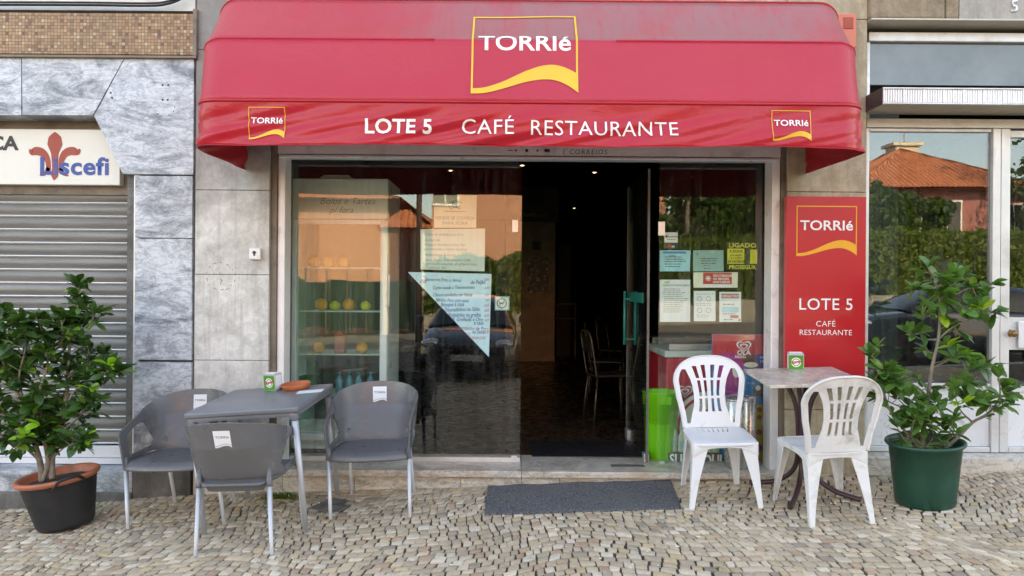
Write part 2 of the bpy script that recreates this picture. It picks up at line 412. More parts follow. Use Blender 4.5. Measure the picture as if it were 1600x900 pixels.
M['fleur'] = mat('brick_red_print', (.36, .055, .028), .5, var=.05)
M['blue_ink'] = mat('blue_print', (.030, .075, .30), .5, var=.05)
M['dark_ink'] = mat('charcoal_print', (.045, .045, .045), .6, var=.05)
M['black_ink'] = mat('black_print', (.015, .015, .015), .6, var=.05)
M['grey_ink'] = mat('grey_print', (.20, .20, .21), .6, var=.05)
M['red_ink'] = mat('red_print', (.58, .02, .035), .5, var=.05)
M['pen_blue'] = mat('blue_pen', (.015, .04, .25), .6, var=.1); M['pen_red'] = mat('red_pen', (.62, .06, .10), .6, var=.1)
M['pen_grey'] = mat('faded_pencil', (.22, .30, .32), .6, var=.1)
M['paper'] = mat('white_paper', (.74, .76, .78), .7, var=.03, bump=.1, bscale=12)
M['paper_blue'] = mat('pale_blue_paper', (.60, .80, .90), .7, var=.04, bump=.1, bscale=12)
M['paper_cream'] = mat('cream_paper', (.76, .74, .62), .7, var=.03)
M['paper_aged'] = mat('sun_faded_paper', (.66, .74, .70), .7, var=.04)
M['paper_teal'] = mat('teal_card', (.25, .44, .42), .6, var=.05)
M['yellow'] = mat('yellow_sticker', (.62, .58, .04), .5, var=.05)
M['terracotta'] = mat('terracotta_clay', (.46, .125, .045), .45, var=.15, scale=9, bump=.05)
M['terra_plastic'] = mat('orange_plastic_pot', (.50, .15, .075), .5, var=.12, dirt=(.25, .11, .07), dscale=6)
M['rubber'] = mat('black_rubber', (.014, .014, .016), .5, var=.2, bump=.15, bscale=50, dirt=(.03, .028, .027), dscale=7, dpos=(.55, .9))
M['green_pot'] = mat('dark_green_plastic', (.006, .058, .036), .38, var=.15, bump=.05, dirt=(.03, .09, .06), dscale=5, dpos=(.55, .85))
M['soil'] = mat('potting_soil', (.055, .038, .024), .95, var=.4, scale=30, bump=1, bscale=60)
M['bark'] = mat('pale_grey_bark', (.24, .20, .155), .85, var=.25, scale=25, bump=.5, bscale=70)
M['mat'] = None
def mat_mat():
    s = NT('grey_coil_doormat')
    n = s.noise(85, 3, .7); n2 = s.noise(5, 4, .6)
    c = s.ramp(n, [(.38, (.03, .032, .036)), (.62, (.20, .205, .22))]); c = s.mix(s.ramp(n2, [(.4, 0.), (.7, .6)]), c, (.15, .135, .115)); c = s.mix(s.ramp(s.noise(45, 5, .8), [(.66, 0.), (.72, .8)]), c, (.32, .28, .2))
    s.set(Base_Color=c, Roughness=.95, Normal=s.bump(n, 1, .012)); return s.m
M['mat'] = mat_mat()
M['iron'] = mat('cast_iron', (.16, .15, .14), .6, .3, var=.25, bump=.4, dirt=(.15, .12, .09))
M['maroon'] = mat('maroon_painted_steel', (.055, .022, .026), .35, var=.15)
M['cable'] = mat('black_cable', (.012, .012, .013), .6)
M['lime'] = mat('lime_green_plastic', (.13, .56, .01), .35, var=.05)
M['steel_dark'] = mat('smoky_stainless', (.15, .12, .085), .42, .6, var=.2)
M['steel'] = mat('brushed_stainless', (.55, .54, .52), .28, .9, var=.08, bump=.04)
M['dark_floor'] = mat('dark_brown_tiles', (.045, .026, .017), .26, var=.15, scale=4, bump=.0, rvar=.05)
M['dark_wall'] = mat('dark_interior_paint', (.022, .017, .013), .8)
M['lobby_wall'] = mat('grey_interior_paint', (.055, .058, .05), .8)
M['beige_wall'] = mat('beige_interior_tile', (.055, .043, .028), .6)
M['dark_door'] = mat('dark_stained_wood', (.030, .020, .014), .5, var=.3)
M['fridge_white'] = mat('white_fridge_enamel', (.66, .72, .68), .35, var=.05)
M['fridge_in'] = mat('pale_fridge_lining', (.07, .10, .085), .5, var=.1)
M['orange'] = mat('orange_peel', (.85, .30, .01), .45, var=.1, bump=.3, bscale=260)
M['lemon'] = mat('yellow_peel', (.75, .62, .06), .45, var=.1, bump=.2, bscale=220)
M['black'] = mat('black_lacquer', (.012, .012, .013), .3)
M['wood_pale'] = mat('pale_worn_wood', (.22, .18, .12), .6)
M['teal_plastic'] = mat('turquoise_plastic', (.01, .26, .20), .4)
M['bottle_green'] = mat('pale_green_print', (.40, .52, .38), .5)
M['magenta'] = mat('magenta_print', (.45, .02, .22), .4); M['navy'] = mat('deep_blue_print', (.03, .04, .26), .4)
M['skyb'] = mat('bright_blue_print', (.02, .22, .48), .4); M['brown_ink'] = mat('chocolate_print', (.13, .06, .03), .5)
M['alarm'] = mat('faded_orange_plastic', (.62, .17, .11), .5, var=.08)
def glass(name, k=.05, tint=(.93, .97, .95)):
    s = NT(name); s.t.nodes.remove(s.p)
    lw = s.n('ShaderNodeLayerWeight', i_Blend=.5)
    f = s.math('POWER', lw.outputs['Facing'], 4.0); f = s.math('ADD', s.math('MULTIPLY', f, .85), k, True)
    a = s.n('ShaderNodeBsdfTransparent'); a.inputs[0].default_value = (*tint, 1)
    g = s.n('ShaderNodeBsdfGlossy'); g.inputs['Roughness'].default_value = 0.0; g.inputs[0].default_value = (1, 1, 1, 1)
    nb = s.bump(s.noise(1.3, 2, .5), .05, .02); s.l(nb, g.inputs['Normal'])
    m = s.n('ShaderNodeMixShader'); s.l(f, m.inputs[0]); s.l(a.outputs[0], m.inputs[1]); s.l(g.outputs[0], m.inputs[2])
    df = s.n('ShaderNodeBsdfDiffuse'); df.inputs[0].default_value = (.55, .53, .48, 1)
    st = s.ramp(s.noise(7, 5, .65, mapping=(5, 1, .25)), [(.45, .0), (.8, .05)]); sm = s.ramp(s.noise(5, 6, .7, dist=1.5), [(.55, .0), (.75, .03)])
    m2 = s.n('ShaderNodeMixShader'); s.l(s.math('ADD', st, sm), m2.inputs[0]); s.l(m.outputs[0], m2.inputs[1]); s.l(df.outputs[0], m2.inputs[2]); s.l(m2.outputs[0], s.out.inputs[0])
    return s.m
M['glass'] = glass('shop_window_glass'); M['glass2'] = glass('lobby_window_glass', .085, (.75, .8, .8)); M['glass_f'] = glass('fridge_door_glass', .035, (.88, .96, .92))
M['glass_frost'] = mat('frosted_upper_pane', (.14, .16, .165), .12, var=.25, scale=2, coat=.5, rvar=.05)
def leaf_mat(name, c1, c2, c3):
    s = NT(name)
    rnd = s.n('ShaderNodeAttribute', attribute_name='tint').outputs['Fac']
    c = s.ramp(rnd, [(0, c1), (.55, c2), (.9, c2), (.97, c3), (1, c3)])
    c = s.mix(1, c, s.ramp(s.noise(70, 3, .6), [(.3, .85), (.7, 1.1)]), 'MULTIPLY')
    s.set(Base_Color=c, Roughness=.34, Specular_IOR_Level=.5, Coat_Weight=.15)
    tr = s.n('ShaderNodeBsdfTranslucent'); s.l(s.mix(1, c, (1.6, 2.2, .6), 'MULTIPLY'), tr.inputs[0])
    mx = s.n('ShaderNodeMixShader', i_0=.22); s.l(s.p.outputs[0], mx.inputs[1]); s.l(tr.outputs[0], mx.inputs[2]); s.l(mx.outputs[0], s.out.inputs[0]); return s.m
M['leafL'] = leaf_mat('dark_ficus_leaf', (.024, .062, .016), (.055, .125, .030), (.22, .42, .03))
M['leafR'] = leaf_mat('green_ficus_leaf', (.040, .105, .022), (.105, .22, .05), (.30, .44, .03))
M['hedge_leaf'] = leaf_mat('hedge_leaf', (.07, .12, .02), (.17, .22, .04), (.26, .28, .07))
M['tree_leaf'] = leaf_mat('street_tree_leaf', (.03, .065, .015), (.08, .13, .03), (.15, .18, .04))
M['asphalt'] = mat('worn_asphalt', (.06, .06, .062), .9, var=.2, scale=3, bump=.5, bscale=150)
M['kerb'] = mat('limestone_kerb', (.35, .34, .31), .85, var=.15, bump=.4)
M['dusty_path'] = mat('dusty_cobbled_path', (.12, .11, .09), .9, var=.3, scale=5, bump=.5)
M['far_ground'] = mat('dusty_ground', (.10, .09, .06), .95, var=.25, scale=.3)
M['salmon'] = mat('salmon_render', (.60, .30, .185), .9, var=.06, scale=2)
M['rose'] = mat('dusky_rose_render', (.36, .14, .12), .9, var=.08, scale=2)
M['wall_old'] = mat('old_whitewash', (.26, .24, .20), .9, var=.3, scale=2)
M['cream_r'] = mat('cream_render', (.62, .56, .42), .9, var=.06)
def tiles():
    s = NT('terracotta_roof_tiles')
    n = s.noise(3, 6, .7); c = s.ramp(n, [(.3, (.33, .10, .04)), (.7, (.55, .20, .09))])
    s.set(Base_Color=c, Roughness=.8); return s.m
M['tiles'] = tiles()
M['white_wood'] = mat('white_painted_wood', (.7, .7, .68), .5)
M['dark_glass'] = mat('dark_window_pane', (.02, .022, .025), .08)
M['green_sheet'] = mat('green_fence_sheeting', (.005, .026, .012), .6)
M['car_dark'] = mat('graphite_car_paint', (.05, .056, .068), .16, .3, var=.02, coat=1, rvar=.02)
M['car_blue'] = mat('navy_car_paint', (.012, .022, .05), .22, .3, var=.02, coat=1, rvar=.02)
M['tyre'] = mat('tyre_rubber', (.02, .02, .02), .85); M['lens'] = mat('headlight_lens', (.6, .62, .65), .1, .6)
M['wood_pole'] = mat('brown_pole', (.09, .05, .035), .8)
def emit(name, col, st):
    s = NT(name); e = s.n('ShaderNodeEmission', i_Strength=st); e.inputs[0].default_value = (*col, 1); s.l(e.outputs[0], s.out.inputs[0]); return s.m
M['spot'] = emit('lit_downlight', (1, .78, .5), 3.0)

# ------------------------------------------------------------------ ground, pavement, road
def ground():
    bm = BM(); xs = sorted(set(list(np.linspace(-12, 14, 53))+[-250, -120, -60, -30, -20, 20, 30, 60, 120, 250])); ys = [-250, -120, -60, -40, -30]+list(np.linspace(-26, 0.2, 27))+[3, 12, 30, 80, 250]
    def z(x, y):
        d = -.16 if y > -6.6 or y < -13.6 else -.30
        return zg(x, y)+d-(.35 if y > .3 else 0)
    V = [[bm.verts.new((x, y, z(x, y))) for y in ys] for x in xs]
    for i in range(len(xs)-1):
        for j in range(len(ys)-1): bm.faces.new((V[i][j], V[i+1][j], V[i+1][j+1], V[i][j+1]))
    struct('ground', bm, M['far_ground'], smooth=True)
def strip_sheet(name, y0, y1, dz, m, x0=-45, x1=45, th=0):
    bm = BM(); xs = np.linspace(x0, x1, 91); ys = np.linspace(y0, y1, max(2, int(abs(y1-y0)/.5)+1))
    V = [[bm.verts.new((x, y, zg(x, y)+dz)) for y in ys] for x in xs]
    for i in range(len(xs)-1):
        for j in range(len(ys)-1): bm.faces.new((V[i][j], V[i+1][j], V[i+1][j+1], V[i][j+1]))
    if th:
        g = bmesh.ops.extrude_face_region(bm, geom=bm.faces[:])
        for e in g['geom']:
            if isinstance(e, bmesh.types.BMVert): e.co.z -= th
        bmesh.ops.recalc_face_normals(bm, faces=bm.faces[:])
    return struct(name, bm, m, smooth=not th)
ground()
strip_sheet('pavement_bedding', -6.4, .02, -.009, M['joint'])
strip_sheet('kerb', -6.6, -6.4, .005, M['kerb'], th=.25)
strip_sheet('road', -13.6, -6.6, -.13, M['asphalt'])
strip_sheet('far_kerb', -13.8, -13.6, .0, M['kerb'], th=.25)
strip_sheet('far_pavement', -19.0, -13.8, -.006, M['dusty_path'])

def cobbles():
    verts = []; faces = []; tint = []; sm = []
    pal = [((.60, .51, .38), 5), ((.53, .445, .33), 5), ((.66, .58, .45), 4), ((.49, .42, .33), 3), ((.38, .33, .265), 1.0), ((.62, .50, .33), 1.6), ((.52, .38, .27), .8), ((.73, .66, .54), 2.0)]
    pw = np.array([p[1] for p in pal]); pw = pw/pw.sum()
    def warp(u, v):
        x = u+.10*math.sin(v*2.1+.6)+.06*math.sin(v*4.3+u*.7)+.03*math.sin(u*5+v*3)
        y = v+.13*math.sin(u*1.55+.4)+.07*math.sin(u*3.3+1.1+v*.6)+.03*math.sin(u*6.1+v)
        return x, y
    v = -6.9
    row = 0
    while v < .55:
        fine = v > -3.4
        h = random.uniform(.055, .069) if fine else random.uniform(.08, .095)
        u = -7.2+random.uniform(0, .08)
        du = []
        if True:
            while u < 7.6:
                w = random.uniform(.050, .078) if random.random() < .88 else random.uniform(.076, .094)
                if not fine: w *= 1.15
                g = random.uniform(.0030, .0060)
                q = [(u+g, v+g), (u+w-g, v+g), (u+w-g, v+h-g), (u+g, v+h-g)]
                j = .0062
                q = [(a+random.uniform(-j, j), b+random.uniform(-j, j)) for a, b in q]
                q = [warp(a, b) for a, b in q]
                cx = sum(p[0] for p in q)/4; cy = sum(p[1] for p in q)/4
                u += w
                if cy > .03 or cy < -6.38 or abs(cx) > 7.2: continue
                if cy > -.06 and max(p[1] for p in q) > .0:
                    q = [(a, min(b, -.0)) for a, b in q]
                # stay clear of the inspection covers and the drain
                if (-1.32 < cx < -1.12 and -.42 < cy < -.23): continue
                c = np.array(pal[rng.choice(len(pal), p=pw)][0])*random.uniform(.86, 1.02)*np.array((1.04, .975, .92))
                z0 = zg(cx, cy)+random.uniform(-.0025, .0025); tx = random.uniform(-.05, .05); ty = random.uniform(-.05, .05)
                def Z(x, y): return z0+(zg(cx+.05, cy)-zg(cx-.05, cy))*10*(x-cx)+.07*(y-cy)*(1 if cy > -2 else .3)+tx*(x-cx)+ty*(y-cy)
                if fine:
                    pts = []
                    for k in range(4):
                        a = q[k]; p = q[k-1]; n = q[(k+1) % 4]; t = random.uniform(.04, .17); t2 = random.uniform(.04, .17)
                        pts.append((a[0]+(p[0]-a[0])*t, a[1]+(p[1]-a[1])*t)); pts.append((a[0]+(n[0]-a[0])*t2, a[1]+(n[1]-a[1])*t2))
                    b0 = len(verts)
                    for ins, dz in ((.92, .0016), (.975, .0008), (1., -.003), (1.0, -.016)):
                        for p in pts:
                            x = cx+(p[0]-cx)*ins; y = cy+(p[1]-cy)*ins; verts.append((x, y, Z(x, y)+dz))
                    faces.append(tuple(range(b0, b0+8))); tint.append(c)
                    for r_ in range(3):
                        for k in range(8):
                            faces.append((b0+r_*8+k, b0+r_*8+8+k, b0+r_*8+8+(k+1) % 8, b0+r_*8+(k+1) % 8)); tint.append(c)
                else:
                    b0 = len(verts)
                    for ins, dz in ((.9, .002), (1, -.012)):
                        for p in q:
                            x = cx+(p[0]-cx)*ins; y = cy+(p[1]-cy)*ins; verts.append((x, y, Z(x, y)+dz))
                    faces.append((b0, b0+1, b0+2, b0+3)); tint.append(c)
                    for k in range(4): faces.append((b0+k, b0+4+k, b0+4+(k+1) % 4, b0+(k+1) % 4)); tint.append(c)
        v += h
    me = bpy.data.meshes.new('pavement'); me.from_pydata(verts, [], faces)
    at = me.attributes.new('tint', 'FLOAT_COLOR', 'FACE')
    arr = np.ones((len(faces), 4), dtype=np.float32); arr[:, :3] = np.array(tint); at.data.foreach_set('color', arr.ravel())
    me.polygons.foreach_set('use_smooth', [True]*len(faces)); me.set_sharp_from_angle(angle=R(28))
    me.materials.append(M['sett']); o = bpy.data.objects.new('pavement', me); COL.objects.link(o); o["kind"] = "structure"
cobbles()

# ------------------------------------------------------------------ foliage helper
def leaves_mesh(name, items, m, parent, L0=.075, wid=.48, inv=None):
    """items: (position, direction, size, tint); every leaf is a folded, drooping blade"""
    verts = []; faces = []; tint = []
    prof = [(0, .06), (.22, .62), (.5, 1.0), (.75, .86), (.93, .42), (1, .02)]
    for p, d, s, tn in items:
        d = d.normalized(); side = d.cross(Vector((0, 0, 1)))
        if side.length < .1: side = Vector((1, 0, 0))
        side.normalize(); side = Matrix.Rotation(random.uniform(-.7, .7), 3, d) @ side; up = side.cross(d).normalized()
        L = L0*s; w = L*wid*.5; b0 = len(verts); dr = random.uniform(.02, .28); fold = random.uniform(.15, .45)
        for t, ww in prof:
            c = p+d*(L*t)-up*(L*dr*t*t)
            verts.extend([c-side*(w*ww)+up*(w*ww*fold), c, c+side*(w*ww)+up*(w*ww*fold)])
        for k in range(len(prof)-1):
            a = b0+3*k
            faces.append((a, a+1, a+4, a+3)); faces.append((a+1, a+2, a+5, a+4)); tint += [tn, tn]
    if inv is not None: verts = [inv @ v for v in verts]
    me = bpy.data.meshes.new(name); me.from_pydata([tuple(v) for v in verts], [], faces)
    at = me.attributes.new('tint', 'FLOAT', 'FACE'); at.data.foreach_set('value', np.array(tint, dtype=np.float32))
    me.polygons.foreach_set('use_smooth', [True]*len(faces)); me.materials.append(m)
    o = bpy.data.objects.new(name, me); COL.objects.link(o)
    if parent: o.parent = parent
    return o
def clump_mesh(name, pts, m, parent, size=.12, inv=None):
    verts = []; faces = []; tint = []
    for p in pts:
        d = Vector(rng.normal(size=3)).normalized(); e = d.orthogonal().normalized(); s = size*random.uniform(.6, 1.4); tn = random.random()*.93
        b0 = len(verts); n = d.cross(e)
        verts.extend([p-d*s*.5, p+e*s*.28+n*s*.06, p+d*s*.5, p-e*s*.28+n*s*.06]); faces.append((b0, b0+1, b0+2, b0+3)); tint.append(tn)
    if inv is not None: verts = [inv @ v for v in verts]
    me = bpy.data.meshes.new(name); me.from_pydata([tuple(v) for v in verts], [], faces)
    at = me.attributes.new('tint', 'FLOAT', 'FACE'); at.data.foreach_set('value', np.array(tint, dtype=np.float32))
    me.materials.append(m); o = bpy.data.objects.new(name, me); COL.objects.link(o)
    if parent: o.parent = parent
    return o

# ------------------------------------------------------------------ left building: marble, mosaic, shutter
lb = thing('marble_building', 'grey veined marble shopfront with ochre mosaic band and closed grey roller shutter', 'building', (-3.2, 0, -.15))
def wall_panels(name, panels, m, parent, y0=-.012, y1=.30, bev=.0009, gap=.0006):
    bm = BM()
    for pn in panels:
        pts = [W(px, py, y0) for px, py in pn]; c = sum(pts, Vector())/len(pts)
        pts2 = [(p.x+(gap if p.x < c.x else -gap), p.z+(gap if p.z < c.z else -gap)) for p in pts]
        prism(bm, pts2, y0, y1, bev)
    return obj(name, bm, m, parent, world=True)
XL = -700
wall_panels('marble_lintel', [[(-380, 88), (33, 90), (33, 180), (-380, 178)]], M['grey_marble2'], lb)
wall_panels('marble_lintel', [[(34, 90), (194, 91), (145, 180), (35, 180)]], M['grey_marble'], lb)
wall_panels('marble_corner_slab', [[(195, 91), (303, 92), (302, 273), (192, 272), (147, 181)]], M['grey_marble2'], lb)
wall_panels('marble_pillar', [[(211, 274.5), (301, 275), (300, 372), (211, 371.5)], [(211, 372.5), (300, 373), (299, 563), (210, 562)]], M['grey_marble2'], lb)
wall_panels('marble_pillar', [[(210, 565), (299, 566), (297, 724), (208, 723)]], M['grey_marble'], lb)
wall_panels('marble_pillar_foot', [[(208, 726), (297, 727), (297, 800), (207, 800)]], M['plinth'], lb, y0=-.008)
bm = BM(); a = W(-400, 16, -.03); b = W(304, 86, -.03)
box(bm, (a.x, -.03, b.z), (b.x, .3, a.z), .004); obj('mosaic_band', bm, M['mosaic'], lb, world=True)
bm = BM(); a = W(-400, 84.5, -.045); b = W(305, 90.5, -.045)
box(bm, (a.x, -.04, b.z), (b.x+.004, .3, b.z+.018), .003); box(bm, (W(303, 50, -.04).x-.012, -.035, b.z+.02), (b.x+.004, .3, W(303, 13, -.04).z), .003)
obj('band_trim', bm, M['brown_trim'], lb, world=True)
bm = BM(); zt = W(0, 14, 0).z
box(bm, (-14, .012, zt), (W(304, 0, 0).x, 9, 14.5)); obj('upper_wall', bm, M['render_w'], lb, world=True)
bm = BM()   # joint backing, dark
box(bm, (-14, .05, -1), (W(-385, 0, 0).x, 9, zt-.002)); box(bm, (W(208, 0, .1).x, .04, -.6), (W(303, 0, 0).x+.005, 9, zt-.3))
obj('side_wall', bm, M['plinth'], lb, world=True)
# soffit and lower plinth
bm = BM(); a = W(-385, 181, 0); b = W(150, 181, 0)
box(bm, (a.x, .0, b.z+.004), (W(205, 0, .1).x, .45, b.z+.04)); obj('soffit', bm, M['champagne'], lb, world=True)
bm = BM()
pA = W(-385, 203, .16); pB = W(210, 298, .16)
box(bm, (pA.x, .19, pB.z-.03), (W(211, 0, 0).x+.02, .24, pA.z+.12), .002); obj('shutter_box', bm, M['brown_trim'], lb, world=True)
# roller shutter
bm = BM(); y = .235; zb = W(100, 692, y).z; ztop = W(100, 297, y).z; pitch = (ztop-zb)/19
x0 = W(-400, 0, y).x; x1 = W(211, 300, 0).x+.03
prof = []
for k in range(9):
    t = k/8; prof.append((-.020*math.sin(math.pi*t)**.8, t*.86))
for i in range(19):
    z0 = zb+i*pitch; jy = random.uniform(-.0025, .0025)
    pv = [(x0, x1, y+p[0]+jy, z0+pitch*(.10+p[1])) for p in prof]
    rows = [(bm.verts.new((x0, yy, zz)), bm.verts.new((x1, yy, zz))) for _, _, yy, zz in pv]
    for k in range(8):
        f = bm.faces.new((rows[k][0], rows[k][1], rows[k+1][1], rows[k+1][0])); f.smooth = True
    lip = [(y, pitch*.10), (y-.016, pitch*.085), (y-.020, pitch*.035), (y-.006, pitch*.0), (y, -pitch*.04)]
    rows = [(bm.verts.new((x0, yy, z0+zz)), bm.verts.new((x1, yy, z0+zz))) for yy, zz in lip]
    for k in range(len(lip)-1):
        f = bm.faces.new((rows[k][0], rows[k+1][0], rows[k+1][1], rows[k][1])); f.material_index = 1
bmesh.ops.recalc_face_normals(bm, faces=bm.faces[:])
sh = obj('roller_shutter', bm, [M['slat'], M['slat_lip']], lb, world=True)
bm = BM(); z1 = W(100, 695, y).z; z2 = W(100, 714, y).z; z3 = W(100, 723, y).z
box(bm, (x0, y-.03, z2+.004), (x1, y+.02, z1), .003); box(bm, (x0, y-.035, z3), (x1, y+.02, z2), .003)
obj('bottom_bar', bm, M['white_bar'], sh, world=True)
bm = BM(); box(bm, (W(209, 0, 0).x+.002, .02, -.3), (W(211, 0, 0).x+.035, .24, 2.3), .002); obj('shutter_guide', bm, M['alu_frame'], lb, world=True)
bm = BM(); box(bm, (-6.2, -.008, -1.0), (W(207, 760, 0).x, .30, z3-.004), .004); obj('marble_sill', bm, M['grey_marble'], lb, world=True)
bm = BM(); ts = W(100, 768, 0).z; box(bm, (-6.2, -.03, -1.2), (W(207, 760, 0).x, .1, ts), .012, 3); obj('plinth', bm, M['plinth'], lb, world=True)
# drilled holes left in the marble
bm = BM()
for px, py in ((173, 145), (175, 153), (254, 133), (263, 133), (254, 156), (262, 156), (264, 180), (273, 167), (271, 174), (247, 178)):
    p = W(px, py, -.0135); t = BM(); bmesh.ops.create_circle(t, cap_ends=True, radius=.008 if py < 157 else .0045, segments=10)
    t.transform(Matrix.Translation(p) @ Matrix.Rotation(R(90), 4, 'X')); merge(bm, t)
obj('drill_hole', bm, M['black_ink'], lb, world=True)
# sign
sg = thing('shop_sign', 'cream shop sign with red fleur-de-lis and blue lettering above the roller shutter', 'sign', W(90, 288, .14))
bm = BM(); a = W(-380, 201, .12); b = W(187, 289, .12); zt_ = W(90, 202, .12).z; zb_ = W(90, 288.5, .12).z
box(bm, (a.x, .12, zb_), (b.x, .185, zt_), .004); obj('board', bm, M['sign_white'], sg, world=True)
sgn = onwall((W(0, 0, .12).x, .12, zb_), lift=.002); sc_ = F/5.52
def s2(px, py): return ((px-(-4.0))/sc_, (288.5-py)/sc_)
def SP(px, py):                                      # sign-plane coordinates of a pixel
    p = W(px, py, .12); return (p.x-W(0, 0, .12).x, p.z-zb_)
fl = BM()
def curve_strip(bm, pts, wid, mi=0, n=8):
    P = smoothpath([Vector((*p, 0)) for p in pts], n); N = len(P); up = []; lo = []
    for i, p in enumerate(P):
        d = (P[min(i+1, N-1)]-P[max(i-1, 0)]).normalized(); nn = Vector((-d.y, d.x, 0)); w = float(np.interp(i/(N-1), [k/(len(wid)-1) for k in range(len(wid))], wid))/2
        up.append((p+nn*w)[:2]); lo.append((p-nn*w)[:2])
    strip(bm, up, lo, mi)
k_ = 1/sc_
curve_strip(fl, [SP(86, 206), SP(86, 220), SP(86, 240), SP(86, 268), SP(84.5, 282)], [0, 20*k_, 24*k_, 12*k_, 9*k_, 12*k_, 0])
curve_strip(fl, [SP(76, 270), SP(75, 252), SP(68, 240), SP(58, 236), SP(50, 238), SP(47, 233)], [7*k_, 8*k_, 11*k_, 13*k_, 13*k_, 8*k_, 3*k_])
curve_strip(fl, [SP(95, 270), SP(96, 252), SP(102, 240), SP(112, 236), SP(121, 238), SP(125, 233)], [7*k_, 8*k_, 11*k_, 13*k_, 13*k_, 8*k_, 3*k_])
curve_strip(fl, [SP(76, 262), SP(70, 272), SP(62, 274)], [7*k_, 5*k_, 1*k_]); curve_strip(fl, [SP(95, 262), SP(100, 272), SP(108, 275)], [7*k_, 5*k_, 1*k_])
obj('fleur_emblem', mapbm(fl, onwall((W(0, 0, .12).x, .12, zb_), lift=.0015)), M['fleur'], sg, world=True)
t = BM(); p = SP(61, 272); text(t, "Liscefi", p[0], p[1], 36*k_*1.05, bold=.028, sx=1.10, space=1.06)
obj('lettering', mapbm(t, onwall((W(0, 0, .12).x, .12, zb_), lift=.003)), M['blue_ink'], sg, world=True)
t = BM(); p = SP(-70, 234); p2 = SP(28, 234); text(t, "CLÍNICA"[-2:], p2[0], p2[1], 30*k_, 'RIGHT', bold=.035, sx=1.1)
obj('lettering', mapbm(t, onwall((W(0, 0, .12).x, .12, zb_), lift=.002)), M['dark_ink'], sg, world=True)
# cables over the mosaic
for j, (dy, lab) in enumerate(((0, 'lowest'), (-4, 'uppermost'))):
    bm = BM(); pts = [W(px, py+dy, -.05-.012*j) for px, py in ((-420, 8), (-100, 8), (20, 7.5), (140, 8), (232, 9), (262, 6), (283, -2), (300, -14), (312, -40))]
    tube(bm, smoothpath(pts, 6), .0085 if j == 0 else .007, 8)
    tag(obj('cable', bm, M['cable']), 'black cable running above the mosaic band, the %s of the two' % ('lower' if j == 0 else 'upper'), 'cable', 'cables along the left facade')

# ------------------------------------------------------------------ cafe building
cb = thing('cafe_building', 'weathered limestone building with the open glass cafe front and aluminium street door', 'building', (0, 0, 0))
xa = W(304, 300, 0).x; xb = W(421, 300, 0).x; GY = .22
xr0 = W(1229, 450, 0).x; xr1 = W(1352, 450, 0).x; FZ = .14
def slabs(name, x0, x1, joints, m, y0=0., y1=.35, parent=cb, bev=.003):
    bm = BM()
    for i in range(len(joints)-1):
        box(bm, (x0, y0-.0015*(i % 2), joints[i]+.002), (x1, y1, joints[i+1]-.002), bev)
    return obj(name, bm, m, parent, world=True)
zs = [-.6]+[W(360, p, 0).z for p in (563, 429, 297, 78, -190)]+[14.5]
slabs('limestone_pillar', xa+.006, xb, zs, M['stone'])
bm = BM(); box(bm, (xa-.01, .02, -.6), (xb-.004, .34, 14.4)); obj('pillar_core', bm, M['plinth'], cb, world=True)
zs = [-.6]+[W(1290, p, 0).z for p in (640, 300, 30, -180)]+[14.5]
slabs('limestone_pillar', xr0, xr1, zs, M['stone_r'], y0=0.)
bm = BM(); box(bm, (xr0+.004, .02, -.6), (xr1-.004, .34, 14.4)); obj('pillar_core', bm, M['plinth'], cb, world=True)
# wall above the awning
bm = BM(); box(bm, (xb+.001, .03, 3.0), (xr0-.001, .35, 14.5)); obj('upper_wall', bm, M['stone_r'], cb, world=True)
# cream skirting and step slab
bm = BM(); xs_ = [W(p, 750, 0).x for p in (330, 395, 443, 555, 720, 815, 874, 985, 1090)]+[xr0+.0]
for i in range(len(xs_)-1): 
    if i == 0: continue
    box(bm, (xs_[i]+.0012, -.03, -.5), (xs_[i+1]-.0012, .05, .098), .003)
obj('step_riser', bm, M['cream_marble'], cb, world=True)
bm = BM(); zsl = .148
box(bm, (xb-.10, -.065, .10), (W(815, 700, .1).x-.001, GY+.25, zsl), .006, 3); box(bm, (W(815, 700, .1).x+.001, -.067, .10), (xr0+.02, GY+.25, zsl-.0015), .006, 3)
obj('door_step', bm, M['cream_marble'], cb, world=True)
# jambs
bm = BM(); box(bm, (xb+.001, .03, FZ), (xb+.045, .075, 2.6), .003); box(bm, (xr0-.035, .03, -.2), (xr0-.001, .08, 2.6), .003); obj('brown_jamb_trim', bm, M['brown_trim'], cb, world=True)
bm = BM(); box(bm, (xb+.046, .05, zsl), (xb+.10, .20, 2.6), .006); obj('jamb', bm, M['jamb'], cb, world=True)
bm = BM(); box(bm, (xr0-.098, .04, .0), (xr0-.037, .20, 2.6), .006); obj('jamb', bm, M['jamb'], cb, world=True)
# shutter box above the opening
zo = W(800, 249, .03).z
bm = BM(); box(bm, (xb+.046, .035, zo+.03), (xr0-.036, .30, 3.5), .005); obj('shutter_box', bm, M['jamb'], cb, world=True)
bm = BM(); box(bm, (xb+.06, .02, zo), (xr0-.06, .10, zo+.020), .004); obj('shutter_rail', bm, M['alu_panel'], cb, world=True)
t = BM(); p = W(889, 240.5, .03); text(t, "CORREIOS", 0, 0, .050, shear=.1, space=1.25); text(t, "(", -.045, 0, .05)
obj('handwritten_note', mapbm(t, onwall((p.x, .035, p.z), lift=.0015)), M['dark_ink'], cb, world=True)
bm = BM()
for px in (806, 823, 840): disc(bm, (px-823)*5.4/F, 0, .012 if px == 823 else .008, n=14)
rect(bm, -.14, -.003, -.10, .003); rect(bm, .13, -.01, .17, .012)
p = W(823, 235, .03); obj('lock_plate', mapbm(bm, onwall((p.x, .035, p.z), lift=.0015)), M['maroon'], cb, world=True)
